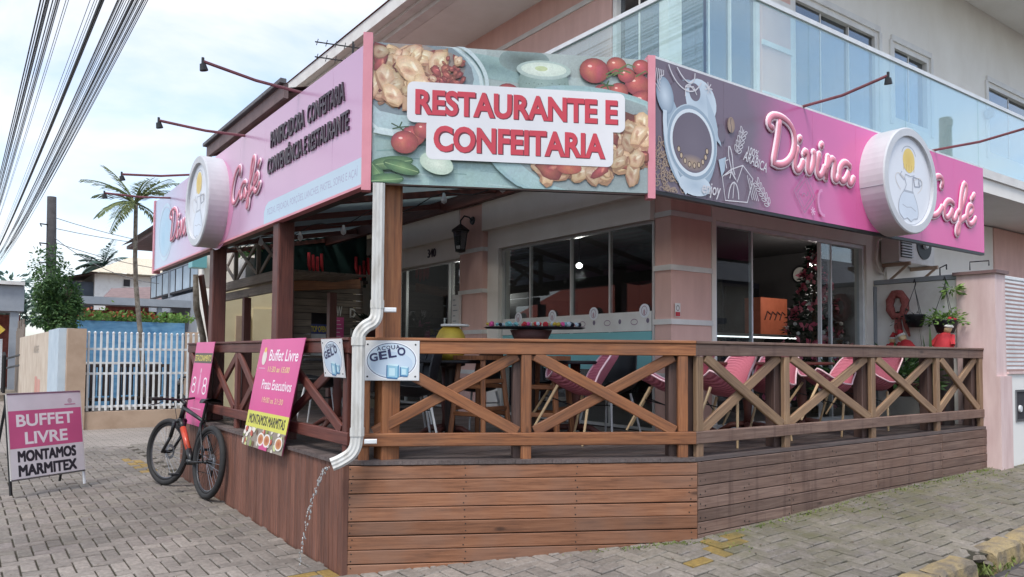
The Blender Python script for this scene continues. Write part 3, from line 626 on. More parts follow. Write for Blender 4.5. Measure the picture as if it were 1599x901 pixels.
# upper storey
UX, UY = 3.59, .06
uw = MB()
uw.box((UX,.95,4.06),(UX+.2,9,6.2)); uw.box((UX,.12,5.95),(UX+.2,.949,6.2)); uw.build('upper_wall', 'pink_wall', BLD)
for z in (5.85, 4.9): box('white_band', (UX-.02,.95,z-.03), (UX-.001,9,z+.03), 'white_paint', BLD)
def upper_window(axis, const, a0, a1, z0, z1, splits, curtain_spans):
    w = glazing('window', axis, const, a0, a1, z0, z1, splits, 'glass_dark', 'white_paint', .06, .12)
    for s0, s1 in curtain_spans:
        mb = MB(); ph = random.random()*6
        def fn(u, v, s0=s0, s1=s1, ph=ph):
            a = s0+(s1-s0)*u; d = const+.16+.025*math.sin(u*(s1-s0)*42+ph)
            return (d, a, z0+(z1-z0)*v) if axis == 'x' else (a, d, z0+(z1-z0)*v)
        mb.grid(fn, 60, 1); mb.build('curtain', 'curtain', w, smooth=True)
    return w
upper_window('x', UX+.06, .16, .93, 4.1, 5.94, [.55], [(.2,.52)])
upper_window('y', UY+.06, 3.7, 5.1, 4.1, 5.94, [4.25,4.62], [(3.74,4.22),(4.28,4.5)])
box('wall_pier', (3.55,.05,4.062), (3.69,.16,6.2), 'white_paint', BLD)
pier = box('wall_pier', (5.11,.03,4.062), (5.66,.25,6.2), 'pink_wall', BLD)
for z in (5.3, 4.7, 5.85): box('white_band', (5.09,.012,z-.03), (5.67,.0295,z+.03), 'white_paint', pier)
upper_window('y', UY+.06, 5.75, 7.7, 4.1, 6.08, [6.4,7.05], [(6.5,7.0)])
um = MB().box((5.662,.06,4.062),(5.748,.26,7.3)).box((7.702,.06,4.062),(8.1,.26,7.3)).box((5.75,.06,6.082),(7.7,.26,7.3)).box((8.102,.06,4.062),(9.15,.26,4.95)).box((8.102,.06,6.06),(9.15,.26,7.3)).box((9.152,.06,4.062),(11.1,.26,7.3)).box((11.102,.06,4.062),(13,.26,4.95)).box((11.102,.06,6.15),(13,.26,7.3)).box((13.002,.06,4.062),(14,.26,7.3)).box((3.7,.06,5.942),(5.1,.26,7.3)).box((5.112,.252,6.2),(5.66,.3,7.3))
um.build('upper_wall', 'cream', BLD)
upper_window('y', UY+.06, 8.104, 9.148, 4.952, 6.058, [8.62], [(8.65,9.1)]); upper_window('y', UY+.06, 11.104, 12.998, 4.952, 6.148, [12], [(11.2,11.9)])
# frames standing proud
for a0, a1, z0, z1 in ((5.7,7.75,4.1,6.13),(8.05,9.2,4.9,6.11),(11.05,13.05,4.9,6.2)):
    box('window_trim', (a0,.035,z1-.03), (a1,.058,z1+.05), 'white_paint', BLD)
    box('window_trim', (a0-.04,.035,z0), (a0+.03,.058,z1-.031), 'white_paint', BLD); box('window_trim', (a1-.03,.035,z0), (a1+.04,.058,z1-.031), 'white_paint', BLD)
# back and inside so that the rooms are rooms
box('back_wall', (3.8,8.0,.2), (14,8.2,7.3), 'cream', BLD); box('side_wall', (13.8,.27,.2), (14,7.99,7.3), 'cream', BLD)
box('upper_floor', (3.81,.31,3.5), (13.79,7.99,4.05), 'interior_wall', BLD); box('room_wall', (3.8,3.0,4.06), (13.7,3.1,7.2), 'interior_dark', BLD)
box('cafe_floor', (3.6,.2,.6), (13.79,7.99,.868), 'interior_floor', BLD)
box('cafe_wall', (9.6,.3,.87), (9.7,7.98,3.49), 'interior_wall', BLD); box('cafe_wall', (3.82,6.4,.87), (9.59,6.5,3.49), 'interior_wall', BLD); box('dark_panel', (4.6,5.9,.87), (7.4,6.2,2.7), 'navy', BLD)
box('door_panel', (4.7,3.95,.88), (4.78,6.3,2.62), 'navy', BLD)
# eaves
rf = MB(); rf.box((2.72,.62,6.2),(3.9,9,6.26)); rf.build('eave_soffit', 'cream_soffit', BLD)
ro = MB(); ro.box((2.55,.6,6.2),(2.715,9,6.32)); ro.box((2.42,.58,6.26),(2.549,9,6.4)); ro.box((2.3,.56,6.3),(2.419,9,6.48)); ro.build('eave_fascia', 'white_paint', BLD)
mb = MB(); mb.face([(2.28,.5,6.49),(2.28,9,6.49),(6,9,7.9),(6,.5,7.9)]); mb.face([(2.28,.5,6.5),(6,.5,7.91),(6,.5,6.5)]); mb.build('roof', 'tile_red', BLD)
box('eave_soffit', (4.4,-1.3,7.3), (14.5,8.5,7.36), 'cream_soffit', BLD); box('eave_fascia', (4.3,-1.42,7.28), (14.6,-1.301,7.5), 'white_paint', BLD)
mb = MB(); mb.face([(4.3,-1.45,7.52),(14.6,-1.45,7.52),(14.6,3,9.2),(4.3,3,9.2)]); mb.face([(4.3,7.5,7.52),(14.6,7.5,7.52),(14.6,3,9.2),(4.3,3,9.2)]); mb.build('roof', 'tile_red', BLD)
MB().lathe([(0,0),(.07,0),(.09,.05),(.06,.12),(0,.13)], (11.0,.05,5.6), 14, (0,-1,0)).build('wall_lamp', 'grey_paint', BLD)
# inside of the cafe
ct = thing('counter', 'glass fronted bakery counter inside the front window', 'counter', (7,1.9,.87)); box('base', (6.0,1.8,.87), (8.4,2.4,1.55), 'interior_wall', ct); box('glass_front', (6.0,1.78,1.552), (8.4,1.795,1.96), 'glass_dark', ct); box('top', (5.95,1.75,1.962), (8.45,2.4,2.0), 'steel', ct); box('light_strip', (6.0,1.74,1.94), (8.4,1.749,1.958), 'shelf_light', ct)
rnd = random.Random(2)
for k in range(9):
    c = (6.2+k*.25, 1.95, 1.555); ca = MB(); r = rnd.uniform(.06,.1); ca.lathe([(0,0),(r,0),(r,rnd.uniform(.06,.16)),(0,.18)], c, 10); tag(ca.build('cake', rnd.choice(['orange_box','curtain','dusty_red','yellow_ball'])), 'cake on the lit counter shelf, one of the row', 'cake', 'cakes inside the counter')
ob_ = thing('cardboard_box', 'orange printed box standing behind the counter', 'box', (8.2,2.1,2.0)); box('carton', (7.9,2.1,2.005), (8.6,2.4,2.6), 'orange_box', ob_); 
for k in range(4): MB().tube([(8.0+k*.13,2.095,2.25),(8.07+k*.13,2.094,2.38),(8.15+k*.13,2.095,2.34)], .012, 5).build('printed_leaf', 'terracotta', ob_)
fdg = thing('fridge', 'dark tall fridge standing behind the cafe counter', 'fridge', (8.6,3.2,.87)); box('cabinet', (8.1,3.0,.87), (9.1,3.6,2.95), 'navy', fdg); box('door', (8.14,2.97,1.0), (9.06,2.998,2.85), 'glass_dark', fdg)
ck = thing('wall_clock', 'round black wall clock seen through the front window', 'clock', (9.55,2.48,3.1)); MB().lathe([(0,-.02),(.16,-.02),(.16,.03),(.13,.035)], (9.57,2.48,3.1), 20, (-1,0,0)).build('case', 'black_plastic', ck); MB().lathe([(.128,.0),(0,.001)], (9.538,2.48,3.1), 20, (-1,0,0)).build('dial', 'white_paint', ck)
for i, (x, y, z, l) in enumerate([(8.0,1.25,3.05,'pendant lamp glowing beside the christmas tree'), (4.9,3.0,2.95,'lit pendant lamp seen through the left window'), (4.3,5.2,2.78,'lit lamp seen through the glass door')]):
    t = thing('pendant_lamp', l, 'lamp', (x,y,z)); MB().lathe([(0,-.035),(.04,-.02),(.045,.015),(.02,.04),(0,.045)], (x,y,z), 14).build('globe', 'lamp_glow', t, smooth=True); MB().tube([(x,y,z+.06),(x,y,3.5)], .008, 5).build('cord', 'black_metal', t); pl_ = bpy.data.lights.new('lamp_light', 'POINT'); pl_.energy = 11 if i == 0 else 7; pl_.shadow_soft_size = .08; pl_.color = (1,.95,.88); po = bpy.data.objects.new('lamp_light', pl_); COL.objects.link(po); po.parent = t; po.location = (0,0,-.14)
# christmas tree
xt = thing('christmas_tree', 'tall dark christmas tree with pink bows inside the front window', 'christmas tree', (7.5,.92,.87)); rnd = random.Random(11)
MB().tube([(7.5,.92,.87),(7.5,.92,3.2)], [.05,.01], 7).build('trunk', 'trunk', xt)
lf = MB(); bw = MB(); bl = MB()
for i in range(4200):
    h = rnd.random()**1.25; z = 1.0+h*2.25; rr = (1-h)*.68*math.sqrt(rnd.random()); a = rnd.random()*6.283
    c = (7.5+rr*math.cos(a), .92+rr*math.sin(a), z); lf.leaf(c, (math.cos(a), math.sin(a), rnd.uniform(-.5,.3)), (rnd.uniform(-1,1),rnd.uniform(-1,1),1), rnd.uniform(.06,.13), .03)
for i in range(150):
    h = rnd.random()**1.2; z = 1.0+h*2.2; rr = (1-h)*.68+.02; a = rnd.uniform(2.2,5.4)
    c = Vector((7.5+rr*math.cos(a), .92+rr*math.sin(a), z))
    if i % 3: 
        for k in range(4): bw.leaf(c, (rnd.uniform(-1,1), rnd.uniform(-.6,.2), rnd.uniform(-1,1)), (rnd.uniform(-1,1),-1,0), rnd.uniform(.08,.15), .07)
    else: bl.lathe([(0,-.03),(.026,-.015),(.026,.015),(0,.03)], c, 7)
lf.build('crown', 'leaf_dark', xt, kind='stuff'); bw.build('bows', 'bow_pink', xt, kind='stuff'); bl.build('baubles', 'white_metal', xt, kind='stuff')
# lantern on the pillar
lt = thing('wall_lantern', 'black coach lantern on the pink pillar beside the door', 'lantern', (3.3,3.55,3.3))
MB().tube([(3.42,3.55,3.5),(3.36,3.55,3.56),(3.28,3.55,3.57),(3.22,3.55,3.5),(3.22,3.55,3.44)], .012, 6).build('bracket', 'black_metal', lt); MB().lathe([(0,0),(.06,0),(.05,.02),(0,.02)], (3.42,3.55,3.52), 12, (-1,0,0)).build('rose', 'black_metal', lt)
MB().lathe([(0,.46),(.03,.44),(.14,.36),(.13,.345),(0,.345)], (3.22,3.55,3.0), 6).build('cap', 'black_metal', lt); MB().lathe([(.105,.34),(.07,.1),(0,.1)], (3.22,3.55,3.0), 6).build('pane', 'glass_dark', lt)
cg = MB()
for k in range(6): a = k*math.pi/3; cg.tube([(3.22+.108*math.cos(a),3.55+.108*math.sin(a),3.345),(3.22+.074*math.cos(a),3.55+.074*math.sin(a),3.1)], .007, 4)
cg.lathe([(.08,.1),(.08,.07),(0,.05)], (3.22,3.55,3.0), 6).build('cage', 'black_metal', lt)
# air conditioner
ac = thing('air_conditioner', 'white outdoor air conditioning unit on brackets below the pink sign', 'air conditioner', (8.1,-.1,2.9))
box('casing', (7.66,-.22,2.93), (8.62,.02,3.5), 'white_wall', ac); box('grille', (7.7,-.232,2.99), (7.98,-.221,3.44), 'black_plastic', ac)
for k in range(12): box('fin', (7.69,-.25,3.0+k*.037), (7.99,-.233,3.015+k*.037), 'white_metal', ac)
MB().lathe([(0,.0),(.2,.0),(.2,.012),(0,.012)], (8.32,-.221,3.2), 24, (0,-1,0)).build('fan_opening', 'black_plastic', ac); MB().lathe([(0,.02),(.06,.02),(.05,.05),(0,.06)], (8.32,-.221,3.2), 14, (0,-1,0)).build('fan_hub', 'white_metal', ac)
for x in (7.75, 8.5): beam('bracket', (x,.05,2.9), (x,-.32,2.9), .04, .05, 'tan_wall', ac); beam('bracket', (x,.05,2.62), (x,-.28,2.88), .03, .03, 'tan_wall', ac)
MB().tube([(7.66,-.05,3.3),(7.5,-.02,3.2),(7.48,.0,2.95),(7.58,.0,2.8),(7.7,.02,2.78),(7.78,.03,2.9)], .018, 6).build('hose', 'cream', ac, smooth=True); MB().tube([(7.8,.03,2.9),(7.82,.03,.9)], .018, 6).build('pipe', 'cream', ac)
# ---------------------------------------------------------------- timber deck
DECK = thing('timber_deck', 'raised timber deck clad in brown boards round the street corner', 'deck', (0,0,.03))
cdir = Vector((2.39,-1.305,0)); CLEN = cdir.length; cdir.normalize(); cnrm = Vector((cdir.y,-cdir.x,0))   # outward
Bc = Vector((2.39,-1.305,0)); XE = 7.5
rnd = random.Random(21)
# floor boards, running along the right street
y = -1.3; w = .136
while y < 5.04:
    y1 = min(y+w, 5.06); x0a = -y*2.39/1.305 if y < 0 else 0; x0b = -y1*2.39/1.305 if y1 < 0 else 0; x1 = XE if y1 < .03 else 3.5
    if y < .03 < y1: x1 = 3.5
    z0, z1 = DZ-.03, DZ+rnd.uniform(-.0015,.0015)
    mb = MB(); mb.prism([(x0a-.012,y+.003,z0),(x0a-.012,y+.003,z1),(x0b-.012,y1-.003,z1),(x0b-.012,y1-.003,z0)], (0,0,0), (0,0,0), caps=False); mb.v=[];mb.f=[];mb.uv=[];mb.m=[];mb.c=[]
    u = rnd.random()*9; a, b, c, d = (x0a-.012,y+.003), (x1,y+.003), (x1,y1-.003), (x0b-.012,y1-.003); ln = x1-x0a
    T = [Vector((*p, z1)) for p in (a,b,c,d)]; Bt = [Vector((*p, z0)) for p in (a,b,c,d)]; uvs = [(u,0),(u+ln,0),(u+ln,w),(u,w)]
    mb.face(T, uvs)
    for i in range(4): j = (i+1) % 4; mb.face([Bt[i],Bt[j],T[j],T[i]], [(u,0),(u+ln,0),(u+ln,.03),(u,.03)])
    mb.build('floor_board', 'wood_floor', DECK); y += w
# left skirt: upright boards
y = .022; k = 0
while y < 5.04:
    w_ = .083; zt = DZ-.034; zb = gz(0, y)-.06
    beam('upright_board', (.018+rnd.uniform(-.002,.002), y+w_/2, zb), (.018, y+w_/2, zt), w_-.009, .024, 'wood_vert', DECK, up=(1,0,0), bev=.007); y += w_
beam('corner_board', (.014,.004,gz(0,0)-.06), (.014,.004,DZ-.034), .05, .05, 'wood_vert', DECK, up=(1,0,0))
box('backing', (.05,.05,-.05), (.08,5.04,DZ-.04), 'wood_dark', DECK)
# corner skirt: level planks
pitch = .1035; joints_x = (2.45,3.0,3.62,4.3,5.06,5.7,6.4,7.0)
for r in range(9):
    zc = DZ-.034-pitch*(r+.5)
    beam('plank', cdir*.012-cnrm*.014+Vector((0,0,zc+rnd.uniform(-.0025,.0025))), cdir*(CLEN-.006)-cnrm*(.014+rnd.uniform(-.002,.002))+Vector((0,0,zc+rnd.uniform(-.0025,.0025))), .024, pitch-.006, 'wood_plank', DECK, bev=.005)
sc_ = MB()
for r in range(9):
    for a in (.06, .9, 1.75, CLEN-.06):
        for dz in (-.026, .026): sc_.lathe([(0,.0015),(.0055,.001),(.006,-.003)], cdir*(a+rnd.uniform(-.012,.012))-cnrm*.002+Vector((0,0,DZ-.034-pitch*(r+.5)+dz)), 7, cnrm)
for r in range(6):
    for jx in joints_x:
        for dx in (-.03, .03): sc_.lathe([(0,.0015),(.0055,.001),(.006,-.003)], Vector((jx+dx,-1.304,DZ-.034-.094*(r+.5)+rnd.uniform(-.02,.02))), 7, (0,-1,0))
sc_.build('screws', 'black_metal', DECK, kind='stuff')
bk_ = MB().prism([cdir*.05-cnrm*.05+Vector((0,0,-.1)), cdir*.05-cnrm*.07+Vector((0,0,-.1)), cdir*.05-cnrm*.07+Vector((0,0,DZ-.04)), cdir*.05-cnrm*.05+Vector((0,0,DZ-.04))], (0,0,0), cdir*(CLEN-.1)); bk_.build('backing', 'wood_dark', DECK)
# right skirt: narrower planks, butt joined
joints = [2.392,3.62,5.06,6.4,XE]
for r in range(8):
    zc = DZ-.034-.094*(r+.5)
    for a, b in zip(joints, joints[1:]):
        if zc+.05 < gz(a, -1.31): continue
        o = rnd.uniform(-.003,.002); beam('plank', (a+.003,-1.291+o,zc), (b-.003,-1.291+o,zc), .024, .094-.006, 'wood_worn', DECK, bev=.004)
box('backing', (2.5,-1.26,-.05), (XE,-1.24,DZ-.04), 'wood_dark', DECK)
# edge lip
beam('edge_board', (.03,5.06,DZ-.016), (.03,.0,DZ-.016), .06, .03, 'wood_floor', DECK)
# ---------------------------------------------------------------- railings
def bay(t, a, b, m, zl=1.06, zh=1.655):
    """crossed braces between two uprights a,b (xy)"""
    a, b = Vector((*a,0)), Vector((*b,0)); d = (b-a).normalized(); n = d.cross(Vector((0,0,1))); h = .085
    for s in (0, 1):
        p = a+d*.015+Vector((0,0,zh if s else zl)); q = b-d*.015+Vector((0,0,zl if s else zh)); off = n*(.016 if s else -.016)
        dd = (q-p).normalized(); pp = dd.cross(n).normalized()
        beam('brace', p+off+dd*.01, q+off-dd*.01, h, .03, m, t, up=n)
def rail_run(t, a, b, ups, m_top, m_low, m_up, m_in='wood_red'):
    a3, b3 = Vector((*a,0)), Vector((*b,0)); d = (b3-a3).normalized(); n = d.cross(Vector((0,0,1))); ln = (b3-a3).length
    beam('top_rail', a3+n*.012+Vector((0,0,1.705)), b3+n*.012+Vector((0,0,1.705)), .045, .096, m_top, t)
    beam('cap_board', a3-n*.02+Vector((0,0,1.766)), b3-n*.02+Vector((0,0,1.766)), .13, .024, m_top, t)
    beam('lower_rail', a3+n*.014+Vector((0,0,1.01)), b3+n*.014+Vector((0,0,1.01)), .05, .098, m_low, t)
    for u in ups:
        p = a3+d*u
        beam('upright', p+n*.006+Vector((0,0,DZ)), p+n*.006+Vector((0,0,.959)), .08, .045, m_up, t, up=n)
        beam('upright', p+n*.006+Vector((0,0,1.061)), p+n*.006+Vector((0,0,1.655)), .08, .045, m_up, t, up=n)
        beam('inner_post', p-n*.085-d*.045+Vector((0,0,DZ)), p-n*.085-d*.045+Vector((0,0,1.75)), .105, .1, m_in, t, up=n)
    for u0, u1 in zip(ups, ups[1:]):
        bay(t, (a3+d*(u0+.045))[:2], (a3+d*(u1-.045))[:2], m_up)
RL = thing('railing', 'dark crossed timber railing along the left street side of the deck', 'railing', (.1,2.2,DZ))
rail_run(RL, (.1,5.06), (.1,.075), [.06,.95,2.08,3.08,3.46,4.9], 'wood_red', 'wood_red', 'wood_red')
RC = thing('railing', 'orange brown crossed timber railing across the deck corner', 'railing', (1.3,-.6,DZ))
ci = -cnrm*.075
rail_run(RC, (Vector((.105,.02,0)))[:2], (Vector((2.39,-1.305,0))+ci*.8+cdir*-.005)[:2], [.06,1.285,2.535], 'wood_warm', 'wood_warm', 'wood_warm', 'wood_post')
RR = thing('railing', 'greyed crossed timber railing along the right street side', 'railing', (5,-1.24,DZ))
rail_run(RR, (2.4,-1.245), (XE,-1.245), [.06,1.22,2.66,4.0,5.06], 'wood_worn', 'wood_worn', 'wood_tan', 'wood_post')
# ---------------------------------------------------------------- pergola roof carried on timber posts
PG = thing('pergola', 'dark timber porch roof on square posts behind the signs', 'porch roof', (1.5,2.5,DZ))
for x, y, w_ in ((.2,4.25,.16),(.2,1.95,.16),(.34,-.02,.15)):
    beam('post', (x,y,DZ), (x,y,3.25), w_, w_, 'wood_red' if y > 1 else 'wood_warm', PG, up=(1,0,0), bev=.01)
beam('front_beam', (.22,7.4,3.0), (.22,-.05,3.0), .1, .16, 'wood_dark', PG)
beam('front_beam', (.3,-.05,3.02), (2.2,-1.05,3.02), .1, .14, 'wood_dark', PG); beam('ledger', (2.83,8.8,3.62), (2.83,.0,3.62), .07, .18, 'wood_red', PG)
for k in range(6):
    y = 7.3-k*1.3
    if y < -.3: continue
    beam('rafter', (.27,y,3.13), (2.79,y,3.62), .05, .07, 'wood_red', PG)
for k in range(18):
    x0 = .2+k*.148; z = 3.21+(x0+.07-.27)*.194
    y0 = -.1 if x0 < .5 else max(-.95, -.1-(x0-.3)*.52)
    beam('roof_board', (x0+.07,7.45,z), (x0+.07,y0,z), .142, .02, 'roof_sheet', PG)
bl = MB(); rnd = random.Random(8)
sg = thing('string_lights', 'string of small round bulbs hung below the porch roof', 'string lights', (1.6,1,3)); pts = []
for k in range(34):
    u = k/33; x = .5+2.1*u; y = 5.5-6.0*u; z = 3.05+.45*u+.05*math.cos(u*40); pts.append((x,y,z))
MB().tube(pts, .006, 4).build('wire', 'cable', sg)
for k in range(1, 33, 4):
    x, y, z = pts[k]; MB().lathe([(0,-.12),(.028,-.1),(.034,-.07),(.02,-.035),(.014,0),(0,0)], (x,y,z), 10).build('globe', 'white_metal', sg, smooth=True)
# raised brown roof piece showing above the left sign
br_ = thing('upper_roof', 'brown edged roof corner rising above the left pink sign', 'roof', (1.5,4,4.2))
mb = MB(); mb.face([(.46,2.7,4.52),(.46,5.75,4.52),(2.85,5.75,5.2),(2.85,2.7,5.2)]); mb.face([(.46,2.7,4.46),(2.85,2.7,5.14),(2.85,5.75,5.14),(.46,5.75,4.46)]); mb.build('covering', 'brown_fascia', br_)
beam('fascia', (.44,5.8,4.47), (.44,2.66,4.47), .05, .16, 'brown_fascia', br_); beam('fascia', (.47,5.79,4.49), (2.85,5.79,5.17), .05, .14, 'brown_fascia', br_); beam('gutter', (.4,5.82,4.57), (.4,2.64,4.57), .07, .05, 'grey_roof', br_); box('gable_wall', (.72,2.8,3.7), (.8,5.7,4.5), 'pink_wall', br_)
an = thing('antenna', 'thin twin aerial sticking up behind the pink sign', 'antenna', (1.2,3.1,4.9))
MB().tube([(1.35,3.0,4.6),(1.35,3.0,5.35)], .012, 5).build('mast', 'cable', an)
for z in (5.1, 5.28):
    MB().tube([(1.5,2.9,z-.02),(.98,3.25,z+.06)], .008, 5).build('boom', 'cable', an); e = MB()
    for k in range(6): u = k/5; c = Vector((1.45-.45*u, 2.93+.3*u, z-.01+.065*u)); e.tube([c-Vector((.03,.05,.06)), c+Vector((.03,.05,.06))], .005, 4)
    e.build('elements', 'cable', an)
# ---------------------------------------------------------------- signs
Z0, Z1 = 2.93, 4.0
nL, uL = Vector((-1,0,0)), Vector((0,-1,0)); nR, uR = Vector((0,-1,0)), Vector((1,0,0)); up_ = Vector((0,0,1))
SL = thing('shop_sign', 'long lilac pink shop fascia with raised lettering along the left street', 'sign', (.13,3.7,Z0))
pl = [7.5,5.7,4.85,3.1,2.25,.55,-.06]
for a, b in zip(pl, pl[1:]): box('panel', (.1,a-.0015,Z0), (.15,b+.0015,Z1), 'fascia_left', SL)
for o in [k for k in bpy.data.objects if k.parent == SL]: pass
box('end_trim', (.085,7.503,Z0-.05), (.19,7.58,Z1+.02), 'pink_trim', SL); box('lower_edge', (.09,7.5,Z0-.022), (.16,-.06,Z0-.001), 'pink_trim', SL)
OL = Vector((.1,7.5,Z0))
ar = Art(OL, uL, up_, nL)
Y_ = lambda y: 7.5-y
ar.poly([(Y_(2.25),.0),(Y_(-.04),.0),(Y_(-.04),.21),(Y_(2.12),.21),(Y_(2.2),.18),(Y_(2.25),.12)], srgb(186,206,222))
ar.text('PIZZAS, FEIJOADA, PORÇÕES, LANCHES, PASTEL, SOPAS E AÇAÍ', Y_(2.15), .06, .1, srgb(166,168,196), width=2.1, height=.1, bold=.004)
# faint cup watermark at the far end
ar.ell(.75,.5,.42,.36,srgb(150,190,214),srgb(168,196,218)); ar.ring(.75,.5,.45,.4,.05,srgb(186,208,224)); ar.ell(.62,.42,.2,.24,srgb(140,182,208),srgb(160,192,216))
ar.ell(3.6,.45,.62,.52,srgb(222,128,170),srgb(222,150,188))  # pink reflection of the round sign, painted into the print
ar.build('print', SL, 'print_glossy')
raised('PANIFICADORA  CONFEITARIA', OL+uL*Y_(2.06)+up_*.725, uL, up_, nL, 1.76, .165, .014, 'letter_dark', SL, .012)
raised('CONVENIÊNCIA E RESTAURANTE', OL+uL*Y_(2.14)+up_*.475, uL, up_, nL, 1.93, .2, .014, 'letter_dark', SL, .012)
# script lettering as raised double strokes
def bez(p0, p1, p2, p3, n=8):
    return [tuple(((1-t)**3)*a+3*((1-t)**2)*t*b+3*(1-t)*t*t*c+t**3*d for a, b, c, d in zip(p0,p1,p2,p3)) for t in [i/n for i in range(n+1)]]
def chain(*segs):
    out = []
    for s in segs: out += s if not out else s[1:]
    return out
SC = {
 'D': (.95, [chain(bez((.34,1.42),(.36,1.0),(.26,.5),(.2,.08)), bez((.2,.08),(.6,.0),(1.0,.3),(1.0,.85)), bez((1.0,.85),(1.0,1.4),(.5,1.62),(.12,1.5)), bez((.12,1.5),(-.1,1.4),(-.12,1.15),(.08,1.12)))]),
 'i': (.42, [chain(bez((.16,.72),(.08,.45),(.02,.1),(.18,.04)), bez((.18,.04),(.3,.04),(.38,.2),(.42,.35))), [(.22,1.0),(.25,1.06)]]),
 'v': (.5, [chain(bez((.02,.6),(.12,.85),(.2,.6),(.18,.3)), bez((.18,.3),(.18,.0),(.3,.0),(.4,.3)), bez((.4,.3),(.46,.5),(.46,.7),(.42,.74)))]),
 'n': (.62, [[(.12,.72),(.06,.04)], chain(bez((.07,.3),(.2,.75),(.42,.8),(.42,.55)), bez((.42,.55),(.4,.2),(.36,.04),(.5,.04)), bez((.5,.04),(.56,.05),(.6,.12),(.64,.2)))]),
 'a': (.66, [chain(bez((.48,.62),(.3,.82),(.02,.6),(.04,.28)), bez((.04,.28),(.06,-.06),(.32,-.02),(.46,.4)), bez((.46,.4),(.42,.1),(.46,.02),(.56,.04)), bez((.56,.04),(.62,.06),(.66,.14),(.7,.24)))]),
 'C': (.86, [chain(bez((.72,1.12),(.86,1.5),(.5,1.62),(.26,1.2)), bez((.26,1.2),(.0,.72),(.02,.0),(.36,.02)), bez((.36,.02),(.56,.04),(.7,.2),(.8,.4)))]),
 'f': (.5, [chain(bez((.06,.3),(.4,.6),(.6,1.5),(.38,1.48)), bez((.38,1.48),(.2,1.4),(.2,.5),(.2,-.2)), bez((.2,-.2),(.18,-.55),(.02,-.5),(.08,-.2)), bez((.08,-.2),(.14,.0),(.3,.1),(.5,.24)))]),
 'e': (.56, [chain(bez((.08,.34),(.4,.4),(.44,.72),(.26,.74)), bez((.26,.74),(.04,.72),(.0,.02),(.26,.02)), bez((.26,.02),(.4,.02),(.5,.16),(.56,.28))), [(.3,.98),(.42,1.16)]]),
}
def script(word, o, u, n, width, unit, slant, parent, scale_w=1.0, name='script_lettering'):
    xs = 0; strokes = []
    for ch in word:
        w_, ss = SC[ch]
        for s_ in ss: strokes.append([((xs+p[0])+slant*p[1], p[1]) for p in s_])
        xs += w_
    k = width/xs; rim, core = MB(), MB()
    for s_ in strokes:
        P1 = [o+u*(x*k)+up_*(y*unit)+n*.012 for x, y in s_]; P2 = [p+n*.01 for p in P1]
        rim.tube(P1, .046*scale_w, 8, flat=(n, .26)); core.tube(P2, .026*scale_w, 8, flat=(n, .4))
        for P_, mb_, r_ in ((P1, rim, .046*scale_w), (P2, core, .026*scale_w)):
            for e in (P_[0], P_[-1]): mb_.lathe([(0,-r_*.26),(r_,-r_*.1),(r_,r_*.1),(0,r_*.26)], e, 8, n)
    r = rim.build(name, 'script_rim', parent, smooth=True); core.build('inner_stroke', 'script_core', r, smooth=True)
script('Café'.replace('é','e'), OL+uL*Y_(3.36)+up_*.36, uL, nL, 1.0, .26, .12, SL, .8); script('Divina'[:4], OL+uL*Y_(6.4)+up_*.3, uL, nL, 1.0, .3, .1, SL, .75)
# corner sign
OC = Vector((.1,-.1,Z0)); uC = Vector((1.95,-1.02,0)).normalized(); nC = Vector((uC.y,-uC.x,0)); LC = 2.2
SCN = thing('shop_sign', 'corner sign with food photograph reading RESTAURANTE E CONFEITARIA', 'sign', OC)
def obox(name, o, u, n, a0, a1, z0, z1, d0, d1, m, parent):
    p = [o+u*a0+n*d0, o+u*a1+n*d0, o+u*a1+n*d1, o+u*a0+n*d1]; z0 -= o.z*0
    return MB().prism([Vector((q.x,q.y,z0)) for q in p], (0,0,0), (0,0,z1-z0)).build(name, m, parent)
obox('panel', OC, uC, nC, .04, LC-.02, Z0, Z1-.0, -.05, 0, 'sign_back', SCN)
obox('side_trim', OC, uC, nC, -.035, .035, Z0-.06, Z1+.06, -.06, .03, 'pink_trim', SCN); obox('side_trim', OC, uC, nC, LC-.025, LC+.035, Z0-.04, Z1+.03, -.06, .03, 'pink_trim', SCN)
ar = Art(OC+uC*.04, uC, up_, nC); ar.d = .00004; Wd, Hd = LC-.06, Z1-Z0; ar.clip = (0, Wd, 0, Hd); rnd = random.Random(4)
c_ = srgb
q = 10
for i in range(q):
    for j in range(6):
        t = rnd.uniform(-9,9); col = c_(150+t+4*j,182+t,178+t); ar.mb.face([ar.P(Wd*i/q,Hd*j/6), ar.P(Wd*(i+1)/q,Hd*j/6), ar.P(Wd*(i+1)/q,Hd*(j+1)/6), ar.P(Wd*i/q,Hd*(j+1)/6)], None, [col]*4)
for i in range(26):   # weathered board grain lower left
    a = rnd.uniform(0,.95); b = rnd.uniform(.02,.4); ar.stroke([(a,b),(a+rnd.uniform(.05,.25),b+rnd.uniform(-.02,.02))], rnd.uniform(.004,.014), c_(*(rnd.choice([(126,160,156),(176,202,198),(140,172,170)]))))
ar.ell(.9,.93,.6,.09,c_(120,150,148),c_(150,180,176),rot=-.12); ar.ell(1.15,1.0,.2,.1,c_(86,98,92),c_(130,150,146))
